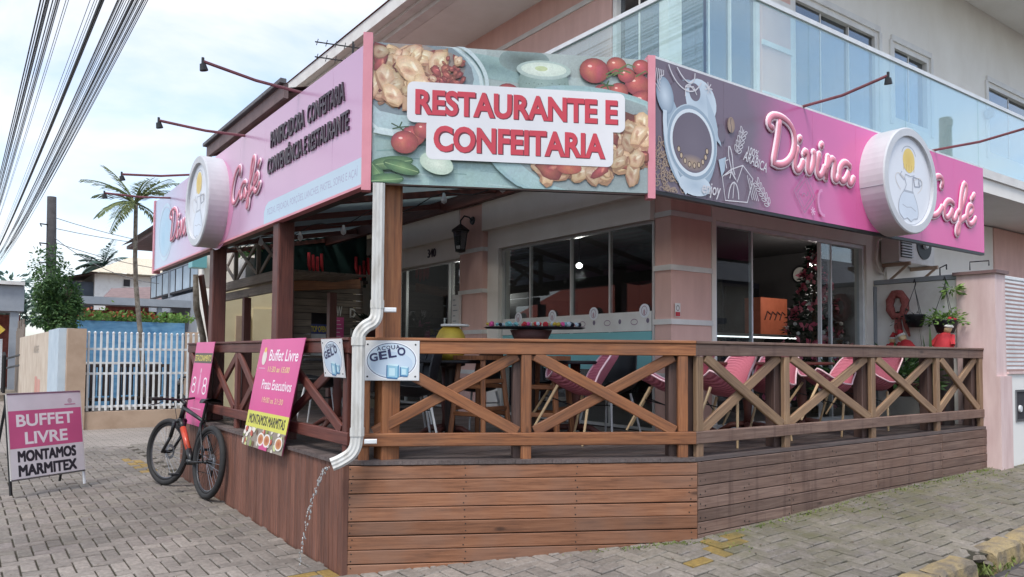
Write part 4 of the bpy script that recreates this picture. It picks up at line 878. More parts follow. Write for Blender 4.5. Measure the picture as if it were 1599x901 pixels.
# upper left plate of pasta
ar.ell(.22,.78,.62,.4,c_(186,206,208),c_(170,196,200)); ar.ring(.22,.78,.6,.385,.025,c_(206,222,222)); ar.ell(.26,.83,.5,.31,c_(150,164,168),c_(128,142,148))
def pasta(a0, a1, b0, b1, n, red=.3, sz=(.035,.07)):
    for i in range(n):
        a, b = rnd.uniform(a0,a1), rnd.uniform(b0,b1); r = rnd.uniform(*sz); ro = rnd.uniform(0,3.14); e = rnd.uniform(.45,.8)
        k = rnd.uniform(.82,1.06); cc = lambda x, y, z: c_(min(255,x*k),min(255,y*k),min(255,z*k))
        if rnd.random() < red:
            ar.ell(a,b,r,r*e,cc(196,84,62),cc(126,46,40),rot=ro,n=11,off=(.2,.3),jit=.22); ar.ell(a+r*.2,b+r*.15,r*.35,r*.15,cc(226,140,104),cc(190,84,62),rot=ro+.4,n=8,jit=.2)
        else:
            ar.ell(a,b-.006,r*1.08,r*e*1.14,cc(150,98,66),cc(178,128,88),rot=ro,n=11,jit=.16); ar.ell(a,b+.004,r,r*e,cc(244,222,184),cc(208,160,112),rot=ro,n=11,off=(.2,.4),jit=.18)
            ar.ell(a-r*.15,b-r*.1,r*.55,r*e*.4,cc(186,122,84),cc(222,184,138),rot=ro+.5,n=9,jit=.25); ar.ell(a+r*.2,b+r*.2,r*.4,r*e*.22,cc(250,236,208),cc(236,206,164),rot=ro-.3,n=8,jit=.2)
ar.ell(.26,.84,.44,.25,c_(214,168,130),c_(150,140,134),n=24,jit=.1); pasta(.0,.5,.62,1.0,90,.12,(.06,.115)); pasta(.44,.68,.78,.98,34,.85,(.02,.045))
ar.ring(.22,.78,.64,.41,.03,c_(198,214,216),t0=-1.9,t1=1.2)
# ramekin
ar.ell(1.3,.82,.2,.17,c_(150,176,168),c_(126,150,142)); ar.ell(1.3,.93,.215,.075,c_(190,208,200),c_(170,190,182)); ar.ell(1.3,.935,.18,.055,c_(226,236,220),c_(206,220,204)); ar.ell(1.28,.94,.05,.02,c_(190,206,150))
for i in range(40): a = 1.3+rnd.uniform(-.17,.17); b = .74+rnd.uniform(-.05,.1); ar.ell(a,b,.006,.005,c_(110,132,124),n=6)
# tomatoes
def tom(a, b, r, e=.85): ar.ell(a,b,r*1.03,r*e*1.03,c_(120,24,26),n=18); ar.ell(a,b,r,r*e,c_(214,84,66),c_(142,38,38),n=18,off=(-.25,.3)); ar.ell(a-r*.3,b+r*e*.35,r*.16,r*.09,c_(250,200,180),n=8)
for a, b, r in ((1.02,.73,.09),(1.7,.95,.115),(1.88,1.0,.08),(1.58,.72,.08),(2.05,.86,.1),(1.96,.93,.07),(2.1,.72,.11),(1.96,.66,.09),(1.78,.76,.1),(2.08,1.0,.07),(1.9,.8,.075)): tom(a,b,r)
for k in range(5): a, b = rnd.uniform(1.75,2.1), rnd.uniform(.78,1.0); ar.stroke([(a,b),(a+.08,b+.05),(a+.14,b+.03)], .01, c_(92,120,60))
for i in range(5): t = i*1.25; ar.stroke([(1.8,.84),(1.8+.06*math.cos(t),.84+.04*math.sin(t))], .012, c_(70,96,50))
# lower right plate
ar.ell(1.78,.3,.98,.5,c_(190,214,214),c_(160,192,192),rot=-.16,n=40); ar.ring(1.78,.3,.97,.49,.03,c_(150,184,186),rot=-.16,n=50); ar.ell(1.8,.34,.82,.42,c_(120,120,120),c_(150,166,166),rot=-.16,n=40)
ar.ell(1.95,.4,.26,.24,c_(150,56,40),c_(110,60,50),n=24,jit=.1); pasta(1.82,2.14,.26,.56,60,.5,(.05,.1)); ar.ell(1.55,.16,.34,.075,c_(176,76,44),c_(120,84,70),n=24,jit=.1); pasta(1.28,1.8,.11,.2,18,.3,(.07,.13)); pasta(1.75,2.1,.14,.3,12,.4,(.06,.1))
ar.ell(1.5,.17,.1,.05,c_(206,96,56),c_(170,66,44),n=14)
# left low tomato, basil, cheese
tom(.3,.36,.09); tom(.24,.31,.1); tom(.38,.41,.075)
for i in range(5): t = i*1.3; ar.stroke([(.2,.42),(.2+.07*math.cos(t),.43+.035*math.sin(t))], .01, c_(60,84,50))
for a, b, l, ro in ((.14,.15,.17,.15),(.22,.12,.14,-.25),(.04,.06,.12,-.8),(.1,.02,.14,.1)): ar.ell(a,b,l,.05,c_(120,158,96),c_(56,96,60),rot=ro,n=16); ar.stroke([(a-l*.9*math.cos(ro),b-l*.9*math.sin(ro)),(a+l*.9*math.cos(ro),b+l*.9*math.sin(ro))], .005, c_(150,180,120))
ar.ell(.48,.16,.13,.08,c_(222,232,212),c_(186,206,184),rot=-.3)
ar.build('food_photograph', SCN, 'print_food'); h0 = ar.h; ar = Art(OC+uC*.04, uC, up_, nC); ar.h = h0+.0005; ar.d = .0002
# white backing cloud for the words
wh = c_(232,230,232)
for a0, b0, a1, b1 in ((.255,.465,1.945,.775),(.4,.19,1.85,.5)):
    r = .05; P_ = []
    for cx, cy, t0 in ((a1-r,b1-r,0),(a0+r,b1-r,math.pi/2),(a0+r,b0+r,math.pi),(a1-r,b0+r,1.5*math.pi)): P_ += [(cx+r*math.cos(t0+k*math.pi/10), cy+r*math.sin(t0+k*math.pi/10)) for k in range(6)]
    ar.poly(P_, wh)
dk_, rd_ = c_(104,40,52), c_(208,66,80)
for dx, col, bo in ((.006, dk_, .05), (0, rd_, .036)):
    ar.text('RESTAURANTE E', .315+dx, .525-dx, .2, col, width=1.57, height=.195, bold=bo); ar.text('CONFEITARIA', .455+dx, .25-dx, .2, col, width=1.33, height=.2, bold=bo)
ar.build('lettering', SCN, 'print')
# right sign
SR = thing('shop_sign', 'long grey to hot pink shop fascia with coffee cup artwork along the right street', 'sign', (5,-1.1,Z0))
ZR0, ZR1 = 2.97, 4.03
pr = [2.08,2.95,4.28,5.05,6.4,7.2,7.98]
for a, b in zip(pr, pr[1:]): box('panel', (a+.0012,-1.12,ZR0), (b-.0012,-1.07,ZR1), 'fascia_right', SR)
box('lower_edge', (2.08,-1.118,ZR0-.03), (7.98,-1.07,ZR0-.001), 'black_metal', SR); box('upper_edge', (2.08,-1.119,ZR1+.001), (7.98,-1.06,ZR1+.02), 'white_metal', SR)
OR = Vector((2.05,-1.12,ZR0)); ar = Art(OR, uR, up_, nR); rnd = random.Random(9); ar.clip = (.035, 5.9, .006, 1.05)
wl = c_(214,210,214); tn = c_(176,152,132); cu = c_(176,192,206); cl = c_(206,218,228); cdk = c_(140,158,176)
for i in range(90):   # lace of beans bottom left
    a = rnd.uniform(.03,.5)*rnd.random()**.3; b = rnd.uniform(.01,.48)*(1-a*1.2); ar.ring(a,b,.028,.018,.006,tn,rot=rnd.random()*3,n=9)
# saucer pieces, spoon, cup
ar.ell(.47,.5,.33,.47,cu,c_(158,176,192),rot=.05,n=36); ar.ell(.4,.55,.3,.4,c_(112,101,113),n=30,t0=1.2,t1=2.3)
ar.ell(.6,.82,.2,.18,cu,cl,rot=-.5); ar.poly([(.66,.9),(.78,.72),(.86,.48),(.8,.52),(.7,.62)], cu)
ar.ell(.52,.88,.07,.075,c_(112,101,113)); ar.ell(.86,.6,.05,.08,c_(114,102,114)); ar.poly([(.82,.36),(.92,.4),(.9,.28),(.86,.22)], cu)
ar.ell(.16,.78,.1,.15,cl,cdk,rot=.25); ar.stroke(bez((.16,.66),(.14,.42),(.24,.2),(.42,.02)), .045, cl); ar.stroke(bez((.19,.64),(.17,.42),(.27,.2),(.44,.03)), .008, cdk)
ar.ell(.52,.1,.2,.09,cu,cl)
ar.ell(.49,.45,.31,.32,cl,c_(190,204,214),n=40); ar.ring(.49,.45,.285,.295,.03,c_(150,168,184),n=40); ar.ring(.49,.45,.258,.265,.028,c_(220,228,234),n=40)
ar.ell(.49,.45,.243,.25,c_(116,104,116),c_(108,96,108),n=36)
ar.ell(.49,.28,.16,.07,c_(176,150,122),c_(120,106,114),n=24)
for k in range(9): t = 3.5+k*.33; a, b = .49+.18*math.cos(t), .43+.17*math.sin(t); ar.ring(a,b,.018,.024,.009,c_(92,72,66),n=8); ar.ell(a,b,.014,.02,c_(200,176,146),n=8)
def doodle(pts, w=.011, col=wl, close=False): ar.stroke(pts, w, col, close)
# chalk doodles
doodle(bez((.2,1.04),(.28,.86),(.5,.8),(.6,.98),14)); doodle(bez((.3,1.04),(.42,.9),(.52,.92),(.52,1.04),8)); doodle(bez((.4,.9),(.46,.98),(.5,.84),(.55,.92),8)); doodle([(.4,.82),(.4,.9),(.5,.92),(.54,.86)])
for k in range(5): doodle([(.06+.02*k,.98),(.04+.025*k,.86+.02*k),(.1,.8+.03*k)], .008)
for k in range(7): t = k*.9; doodle([(.69,.95),(.69+.05*math.cos(t),.95+.05*math.sin(t))], .009)
ar.ell(.985,.69,.05,.07,tn,c_(150,126,110)); doodle(bez((.985,.75),(.96,.7),(1.01,.67),(.985,.62),6), .008, c_(100,84,84))
def sprig(a, b, da, db, n=5, s=.05):
    doodle([(a,b),(a+da,b+db)], .008)
    for k in range(n):
        t = k/n; x, y = a+da*t, b+db*t
        for sg_ in (-1, 1): ln_ = math.hypot(da,db); ar.ring(x+da*.12-db/ln_*.03*sg_, y+db*.12+da/ln_*.03*sg_, .03, .013, .007, wl, rot=math.atan2(db,da)+.6*sg_, n=9)
sprig(1.06,.46,.1,.22); sprig(1.52,.05,-.2,.2); doodle(bez((.95,.5),(.92,.36),(1.02,.34),(.96,.22),8)); doodle(bez((.96,.5),(1.02,.42),(.98,.34),(1.03,.26),8)); doodle([(.9,.24),(.98,.28),(1.04,.22)])
# bag of coffee
doodle([(.86,.22),(.9,.02),(1.2,.04),(1.28,.26),(1.14,.36),(.98,.3)], .01, wl, True); doodle([(.86,.22),(.98,.3),(1.06,.2),(1.14,.36)], .009); doodle(bez((.94,.04),(.96,.24),(1.08,.24),(1.08,.05),10)); doodle([(1.0,.05),(1.02,.2)], .008); doodle([(.92,.3),(.9,.36),(.94,.38)], .01)
for k in range(4): doodle([(1.2+.03*k,.28-.02*k),(1.27+.03*k,.07)], .007)
ar.text('enjoy', .6, .012, .2, wl, width=.24, height=.13, bold=.012, shear=.2)
ar.text('100%', 1.2, .47, .1, wl, width=.16, height=.075, bold=.006, shear=.2, rot=-.12); ar.text('ARABICA', 1.14, .41, .1, wl, width=.34, height=.09, bold=.006, shear=.2, rot=-.2)
mg = c_(160,118,146); doodle([(1.9,.24),(2.08,.42),(2.24,.22),(2.06,.05)], .012, mg, True); doodle([(1.95,.23),(2.08,.36),(2.18,.22),(2.06,.1)], .009, mg, True); doodle(bez((2.02,.2),(2.06,.3),(2.1,.14),(2.12,.26),8), .01, mg)
for k in range(7): t = k*.9; doodle([(2.2,.08),(2.2+.04*math.cos(t),.08+.04*math.sin(t))], .01, c_(226,176,206))
doodle(bez((2.36,.3),(2.26,.32),(2.26,.04),(2.4,.06),10), .03, c_(222,140,186))
ar.build('artwork', SR, 'print_glossy')
script('Divina', OR+uR*1.5+up_*.42, uR, nR, 1.4, .31, .08, SR, 1.0)
script('Cafe', OR+uR*4.4+up_*.3, uR, nR, 1.25, .33, .1, SR, 1.0)
# round light boxes
def drum(name, label, c, n, u, r, d0, d1, parent_cat='sign'):
    c = Vector(c); t = thing(name, label, 'round sign', c)
    MB().lathe([(r,d0),(r,d1),(r-.012,d1+.012),(r-.085,d1+.012),(r-.085,d1-.02)], c, 56, n).build('rim', 'drum_side', t)
    MB().lathe([(0,d1-.018),(r-.083,d1-.018)][::-1], c, 56, n).build('face_panel', 'drum_face', t); MB().tube([c+n*(d0+(d1-d0)*.0+.02)+u*r*1.004*math.cos(a)+up_*r*1.004*math.sin(a) for a in [k*.13 for k in range(0)]] or [c+n*d0+u*(-r*.98)-up_*r*.2, c+n*(d1)+u*(-r*.98)-up_*r*.2], .004, 4).build('seam', 'grey_paint', t)
    ar = Art(c+n*(d1-.018), u*1.0, up_, n); oldP = ar.P; ar.P = lambda a, b, h=None: oldP(a*(1.45 if abs(a) < .3 and abs(b) < .41 and math.hypot(a, b) < r-.13 else 1), b*(1.08 if math.hypot(a, b) < r-.13 else 1), h); gl = c_(176,180,190); fy = c_(226,190,86); ln = .008
    ar.ring(0,.0,r-.1,r-.1,.008,c_(190,192,200),n=48)
    ar.ring(0,.24,.1,.1,ln,gl,t0=.2,t1=2.9); ar.ell(-.0,.2,.085,.12,fy,c_(236,206,112),n=20)
    for k in range(5): ar.stroke([(-.07+k*.035,.1),(-.075+k*.038,.16)], .006, c_(206,168,70))
    ar.stroke([(-.1,.08),(-.13,.04),(-.07,.0),(-.05,.06),(.02,.05),(.08,.07)], ln, gl); ar.stroke([(-.06,.02),(-.04,-.04),(-.07,-.1)], ln, gl); ar.stroke([(.05,.04),(.05,-.1)], ln, gl)
    ar.stroke([(.06,.05),(.14,.05),(.15,-.03),(.08,-.04)], .014, c_(150,152,164), True); ar.ring(.16,.01,.025,.028,ln,gl,n=12)
    ar.stroke([(-.08,-.1),(.06,-.1)], .014, gl)
    sk = [(-.08,-.11)]+bez((-.08,-.11),(-.16,-.18),(-.17,-.3),(-.13,-.34))+[(-.08,-.38),(-.03,-.36),(.02,-.39),(.06,-.36),(.11,-.35)]+bez((.11,-.35),(.15,-.28),(.1,-.18),(.06,-.11))
    ar.poly(sk, c_(214,222,234)); ar.stroke(sk, ln, gl, True); ar.stroke([(-.1,-.24),(-.04,-.26),(.02,-.25),(.09,-.28)], ln, gl)
    for s_ in (-1, 1): ar.stroke(bez((.07*s_,.02),(.2*s_,.12),(.24*s_,-.02),(.12*s_,-.1)), .005, c_(216,206,196))
    ar.build('emblem', t)
drum('round_sign', 'round white light box with faint angel emblem on the hot pink sign', (5.66,-1.12,3.5), nR, uR, .555, 0, .25)
drum('round_sign', 'round white light box seen edge-on upon the lilac sign', (.1,4.0,3.42), nL, uL, .53, 0, .22)
# spot lamps on long arms
def arm(label, base, tip, sag=.02):
    base, tip = Vector(base), Vector(tip); t = thing('spot_lamp', label, 'spot lamp', base)
    mid = base.lerp(tip, .5)-Vector((0,0,sag)); MB().tube([base-(tip-base).normalized()*.1, base, mid, tip], .014, 6).build('arm', 'arm_paint', t)
    MB().lathe([(0,0),(.024,.0),(.034,.05),(.03,.056),(0,.045)], tip-Vector((0,0,.02)), 10, (.25,.1,-1)).build('lamp_head', 'black_metal', t); MB().tube([tip+Vector((0,0,.03)), tip-Vector((0,0,.04))], .012, 5).build('knuckle', 'black_metal', t)
arm('spot lamp on the longest red arm nearest the sign corner', (.13,1.35,4.02), (-.82,.98,3.97)); arm('spot lamp on red arm second from the sign corner', (.13,2.95,3.99), (-.82,2.62,3.9))
arm('spot lamp on red arm just left of the edge-on round sign', (.13,5.15,3.99), (-.82,4.66,3.76)); arm('spot lamp on red arm at the far end of the lilac sign', (.13,6.5,3.9), (-.82,5.98,3.76))
arm('spot lamp on red arm above the word Divina', (4.14,-1.1,4.05), (4.02,-2.0,4.06), .03); arm('spot lamp on red arm to the right of the front round sign', (6.74,-1.1,4.06), (6.6,-2.15,4.06), .03)
# ---------------------------------------------------------------- downspout and its water
dsp = thing('downspout', 'white fluted downspout bending round the railing corner', 'downspout', (.0,-.1,1.5))
def round_path(P, n=5):
    P = [Vector(p) for p in P]; out = []
    for i in range(len(P)-1):
        p0, p1, p2, p3 = P[max(i-1,0)], P[i], P[i+1], P[min(i+2,len(P)-1)]
        for k in range(n):
            t = k/n; out.append(.5*((2*p1)+(p2-p0)*t+(2*p0-5*p1+4*p2-p3)*t*t+(3*p1-p0-3*p2+p3)*t**3))
    return out+[P[-1]]
def fluted(pts, w=.062, d=.05):
    mb = MB(); prof = []
    for k in range(24): a = 2*math.pi*k/24; r = 1-.09*(k % 2); prof.append((w*max(-1,min(1,1.25*math.cos(a)))*r, d*max(-1,min(1,1.25*math.sin(a)))*r))
    rings = []; pts = round_path(pts) if len(pts) > 2 else pts
    for i, p in enumerate(pts):
        p = Vector(p); dd = (Vector(pts[min(i+1,len(pts)-1)])-Vector(pts[max(i-1,0)])).normalized(); sx = dd.cross(cnrm).normalized(); sy = dd.cross(sx).normalized()
        rings.append([p+sx*a+sy*b for a, b in prof])
    n = 24
    for i in range(len(rings)-1):
        for j in range(n): mb.face([rings[i][j], rings[i][(j+1) % n], rings[i+1][(j+1) % n], rings[i+1][j]])
    return mb
P0 = Vector((.14,-.17,0))+cnrm*.0
def dp(a, out, z): v = Vector((.12,-.14,0))+cdir*a+cnrm*out; return (v.x, v.y, z)
fluted([dp(.06,.0,2.92), dp(.06,.0,2.0)], .044, .037).build('upper_pipe', 'pipe_white', dsp)
fluted([dp(.06,.0,2.0), dp(.055,.01,1.93), dp(.03,.03,1.885), dp(-.02,.06,1.85), dp(-.06,.07,1.80), dp(-.068,.075,1.74)], .046, .039).build('elbow', 'pipe_white', dsp, smooth=False)
fluted([dp(-.065,.075,1.76), dp(-.065,.075,1.08)], .045, .038).build('lower_pipe', 'pipe_white', dsp)
fluted([dp(-.065,.075,1.08), dp(-.075,.075,.99), dp(-.11,.08,.93), dp(-.18,.09,.885), dp(-.24,.1,.86)], .045, .038).build('shoe', 'pipe_white', dsp)
for a, out, z in ((.06,0,2.02),(-.067,.075,1.745),(-.066,.075,1.09)): fluted([dp(a,out,z-.03), dp(a,out,z+.03)], .05, .043).build('collar', 'pipe_white', dsp)
for a, out, z in ((.06,-.0,1.98),(-.065,.075,1.02)):
    v = Vector(dp(a,out,z)); beam('bracket', v+cdir*.05, v+cdir*.14, .03, .035, 'white_metal', dsp)
wt = MB(); rnd = random.Random(6); st0 = Vector(dp(-.26,.1,.84)); M_w = newmat('water'); M_w[2].inputs['Base Color'].default_value = (.9,.94,.95,1); M_w[2].inputs['Roughness'].default_value = .05; M_w[2].inputs['Transmission Weight'].default_value = .7; M_w[2].inputs['IOR'].default_value = 1.33
drp = Vector((-.878,.479,0))
for k in range(70):
    t = (k/70)**.8*.36; p = st0+drp*(.55*t)+Vector((rnd.uniform(-.012,.012),rnd.uniform(-.012,.012),-4.9*t*t-.2*t+rnd.uniform(-.012,.012)))
    if p.z < .06: break
    r = rnd.uniform(.004,.008); wt.lathe([(0,-r*2.2),(r,-r*.4),(r*.8,r*.8),(0,r*1.8)], p, 6)
tag(wt.build('falling_water', 'water', None, smooth=True), 'thin stream of water drops falling from the downspout shoe', 'water', kind='stuff')
# ---------------------------------------------------------------- plates and banners on the railing
def plate(label, o, u, n, w, h, tilt=0):
    o, u, n = Vector(o), Vector(u).normalized(), Vector(n).normalized(); t = thing('ice_sign', label, 'sign', o); v = (up_*math.cos(tilt)+n*math.sin(tilt)).normalized(); nn = u.cross(v); nn = nn if nn.dot(n) > 0 else -nn
    mb = MB(); mb.prism([o, o+u*w, o+u*w+v*h, o+v*h], (0,0,0), -nn*.006); mb.build('plate', 'white_metal', t)
    ar = Art(o, u, v, nn); bl = c_(38,40,86)
    ar.rect(.004,.004,w-.004,h-.004,c_(222,222,222)); ar.ell(w*.5,h*.5,w*.465,h*.47,c_(206,220,232),n=40); ar.ring(w*.5,h*.5,w*.45,h*.45,.012,c_(238,240,244),n=40); ar.ring(w*.5,h*.5,w*.435,h*.435,.005,c_(70,80,110),n=40)
    ar.ell(w*.5,h*.42,w*.38,h*.3,c_(206,220,234),c_(190,208,226),n=24)
    for k, ch in enumerate('ACQUA'): ar.text(ch, w*(.24+k*.085), h*(.74+.012*k), .1, bl, width=w*.07, height=h*.1, bold=.02, rot=.12)
    for k, ch in enumerate('GELO'): ar.text(ch, w*(.12+k*.165), h*(.46+.05*k), .1, bl, width=w*.145, height=h*.21, bold=.035, rot=.16)
    def cube(a, b, s_):
        ar.poly([(a,b),(a+s_,b-s_*.06),(a+s_,b+s_*1.1),(a,b+s_*1.2)], c_(150,196,216)); ar.poly([(a,b+s_*1.2),(a+s_,b+s_*1.1),(a+s_*1.12,b+s_*1.26),(a+s_*.2,b+s_*1.36)], c_(206,230,238)); ar.poly([(a+s_,b-s_*.06),(a+s_*1.12,b+s_*.1),(a+s_*1.12,b+s_*1.26),(a+s_,b+s_*1.1)], c_(70,140,180))
        ar.poly([(a+s_*.2,b+s_*.2),(a+s_*.75,b+s_*.2),(a+s_*.75,b+s_*.9),(a+s_*.2,b+s_*.95)], c_(196,226,236)); ar.stroke([(a,b),(a,b+s_*1.2)], .008, c_(50,110,160)); ar.stroke([(a,b),(a+s_,b-s_*.06)], .01, c_(50,110,160))
    cube(w*.42,h*.07,w*.19); cube(w*.66,h*.12,w*.13)
    ar.build('print', t)
    for a, b in ((.03,.03),(w-.03,.03),(.03,h-.03),(w-.03,h-.03)): MB().lathe([(0,.004),(.007,.003),(.007,0)], o+u*a+v*b, 8, nn).build('screw', 'black_metal', t)
oc = Vector((.105,.02,0))+cnrm*.045
plate('rectangular ACQUA GELO plate on the corner railing', oc+cdir*.05+Vector((0,0,1.455)), cdir, cnrm, .415, .30)
plate('ACQUA GELO plate foreshortened on the left railing beside the downspout', (.055,.52,1.47), (0,-1,0), (-1,0,0), .40, .30, .12)
# banners
def banner(label, name, o, u, v, n, w, h, draw):
    o, u, v, n = Vector(o), Vector(u).normalized(), Vector(v).normalized(), Vector(n).normalized(); t = thing(name, label, 'banner', o)
    mb = MB(); mb.grid(lambda a, b: o+u*(w*a)+v*(h*b)-n*(.006+.002*math.sin(a*7+b*5)), 8, 10); mb.build('cloth', 'banner_pink', t)
    ar = Art(o, u, v, n); draw(ar, w, h); ar.build('print', t); return t
def d1(ar, w, h):
    ar.rect(0,0,w,h,c_(214,82,146)); ar.rect(0,.0,w,h*.18,c_(150,140,128)); ar.rect(0,h*.18,w,h*.33,c_(216,214,96))
    ar.text('MONTAMOS MARMITAS', w*.06, h*.215, .1, c_(50,50,46), width=w*.88, height=h*.085, bold=.03)
    ar.text('Buffet Livre', w*.27, h*.8, .1, c_(246,232,240), width=w*.66, height=h*.105, bold=.012)
    ar.text('11:30 as 15:00', w*.3, h*.7, .1, c_(240,214,150), width=w*.5, height=h*.05, bold=.01); ar.text('Prato Executivos', w*.22, h*.54, .1, c_(246,232,240), width=w*.7, height=h*.09, bold=.012); ar.text('19:00 as 21:30', w*.3, h*.42, .1, c_(240,200,160), width=w*.5, height=h*.05, bold=.01)
    ar.ell(w*.15,h*.83,w*.055,h*.07,c_(226,214,206)); ar.ell(w*.15,h*.9,w*.03,h*.025,c_(230,190,90)); ar.stroke([(w*.06,h*.73),(w*.22,h*.73)], .008, c_(230,170,200))
    rnd = random.Random(1); ar.clip = (0, w, 0, h*.18)
    for k in range(46):
        a, b = rnd.uniform(0,w), rnd.uniform(0,h*.18); ar.ell(a,b,rnd.uniform(.02,.045),rnd.uniform(.014,.03),c_(*rnd.choice([(206,214,150),(226,220,206),(190,96,80),(240,232,222),(140,160,90),(120,90,70)])),rot=rnd.random()*3,n=10)
    ar.rect(w*.46,.0,w*.66,h*.07,c_(206,84,140))
    for a in (.47,.62,.9): ar.ell(w*a,h*.09,w*.085,h*.06,c_(236,230,224),n=18); ar.ell(w*a,h*.09,w*.065,h*.045,c_(170,84,60),c_(206,150,100),n=16)
    ar.clip = None
def d2(ar, w, h):
    ar.rect(0,0,w,h,c_(214,82,146)); ar.rect(.01,h*.75,w-.01,h*.87,c_(60,52,40)); ar.text('ESTACIONAMENTO', w*.06, h*.775, .1, c_(226,204,90), width=w*.88, height=h*.07, bold=.02)
    ar.ell(w*.5,h*.5,w*.05,h*.13,c_(230,160,196)); ar.ell(w*.5,h*.66,w*.03,h*.03,c_(236,190,210))
    for a in (.2,.8):
        ar.ring(w*a,h*.53,w*.09,h*.045,.02,c_(246,236,242),n=14); ar.ring(w*a,h*.44,w*.1,h*.05,.02,c_(246,236,242),n=14)
    ar.stroke([(w*.2,h*.2),(w*.8,h*.2)], .012, c_(236,170,200))
banner('larger pink Buffet Livre banner hanging askew on the left railing', 'banner', (-.06,2.27,.775), (0,-1,.0), (0.09,-.27,1), (-1,0,.09), 1.12, 1.05, d1)
banner('narrow pink parking banner hanging behind the bicycle', 'banner', (-.05,4.62,.80), (0,-1,0), (.06,-.25,1), (-1,0,.06), .8, 1.01, d2)
# ---------------------------------------------------------------- A-frame board
af = thing('a_frame_sign', 'pink and white A-frame board reading BUFFET LIVRE on the pavement', 'pavement sign', (-1.52,4.6,.05))
a0 = Vector((-1.85,4.36,gz(-1.9,4.4))); a1 = Vector((-1.05,4.84,gz(-1.1,4.9))); ua = (a1-a0).normalized(); wa = (a1-a0).length; na = Vector((ua.y,-ua.x,0)).normalized(); va = (up_*math.cos(.14)-na*math.sin(.14)).normalized()
for s_ in (0, 1): beam('leg', a0+ua*(wa*s_), a0+ua*(wa*s_)+va*1.16, .03, .025, 'black_metal' if s_ == 0 else 'white_metal', af, up=na)
for s_ in (.03, .97): beam('rear_leg', a0+ua*(wa*s_)+va*1.12-na*.02, a0+ua*(wa*s_)-na*.42+up_*.01, .028, .022, 'black_metal', af, up=na)
o_ = a0+va*.17; Hh = 1.0; mb = MB(); mb.prism([o_-ua*.01, o_+ua*(wa+.01), o_+ua*(wa+.01)+va*Hh, o_+va*Hh-ua*.01], na*.016, na*.008); mb.build('board', 'white_paint', af)
for p, q in ((o_, o_+ua*wa), (o_+va*Hh, o_+ua*wa+va*Hh)): beam('frame_edge', p+na*.022, q+na*.022, .02, .016, 'steel', af, up=na)
ar = Art(o_+na*.0245, ua, va, na); ar.rect(.005,.36,wa-.005,.80,c_(204,96,140)); ar.rect(.005,.005,wa-.005,.359,c_(222,218,222)); ar.rect(.005,.801,wa-.005,.99,c_(220,214,220))
ar.text('BUFFET', wa*.1, .61, .1, c_(240,234,238), width=wa*.78, height=.145, bold=.028); ar.text('LIVRE', wa*.2, .4, .1, c_(240,234,238), width=wa*.58, height=.145, bold=.028); ar.text('MONTAMOS', wa*.1, .205, .1, c_(48,48,56), width=wa*.78, height=.12, bold=.05); ar.text('MARMITEX', wa*.1, .04, .1, c_(48,48,56), width=wa*.78, height=.12, bold=.05)
ar.ell(wa*.84,.89,.03,.03,c_(190,170,180)); ar.stroke([(wa*.76,.845),(wa*.92,.845)], .012, c_(190,120,150)); ar.build('print', af, 'print_old'); af.scale = (.92,.92,.92); af.location.z = gz(-1.5,4.6)-.0
# ---------------------------------------------------------------- bicycle
bk = thing('bicycle', 'black mountain bike with orange down tube leaning against the deck', 'bicycle', (0,0,0)); WR = .355; BB = Vector((.43,0,.31)); RW = Vector((0,0,WR)); FW_ = Vector((1.08,0,WR))
def wheel(c, steer=0):
    w_ = bpy.data.objects.new('wheel', None); COL.objects.link(w_); w_.parent = bk; M = Matrix.Translation(c) @ Matrix.Rotation(steer, 4, 'Z')
    circ = lambda r, n=40: [(r*math.cos(2*math.pi*k/n), 0, r*math.sin(2*math.pi*k/n)) for k in range(n)]
    MB().tube(circ(WR-.028), .029, 10, close=True).xf(M).build('tyre', 'rubber', w_, smooth=True); MB().tube(circ(WR-.062), .013, 6, close=True).xf(M).build('rim', 'black_metal', w_, smooth=True); MB().tube(circ(WR-.078), .004, 5, close=True).xf(M).build('rim_line', 'steel', w_)
    sp = MB()
    for k in range(28): a = 2*math.pi*k/28; b = a+(.35 if k % 2 else -.35); y = .025*(1 if (k//2) % 2 else -1); sp.tube([(.022*math.cos(b),y,.022*math.sin(b)), ((WR-.07)*math.cos(a),0,(WR-.07)*math.sin(a))], .0016, 3, caps=False)
    sp.xf(M).build('spokes', 'steel', w_); MB().lathe([(0,-.055),(.014,-.05),(.022,-.03),(.018,0),(.022,.03),(.014,.05),(0,.055)], (0,0,0), 12, (0,1,0)).xf(M).build('hub', 'black_metal', w_, smooth=True)
    MB().lathe([(.05,-.034),(.08,-.034),(.08,-.031),(.05,-.031),(.05,-.034)], (0,0,0), 24, (0,1,0)).xf(M).build('disc_rotor', 'steel', w_)
ST = math.radians(14); head_t, head_b = Vector((.79,0,.86)), Vector((.84,0,.73)); Msteer = Matrix.Translation(head_b) @ Matrix.Rotation(ST, 4, (head_t-head_b).normalized()) @ Matrix.Translation(-head_b)
wheel(RW); fc = Msteer @ FW_; wheel(fc, ST)
seat_t = Vector((.24,0,.84))
dt0, dt1 = head_b+Vector((.01,0,-.02)), BB; MB().tube([dt0, dt0.lerp(dt1,.2)], .031, 10).build('down_tube', 'black_metal', bk, smooth=True); MB().tube([dt0.lerp(dt1,.2), dt0.lerp(dt1,.72)], [.031,.03], 10).build('down_tube', 'orange_paint', bk, smooth=True); MB().tube([dt0.lerp(dt1,.72), dt1], .03, 10).build('down_tube', 'black_metal', bk, smooth=True)
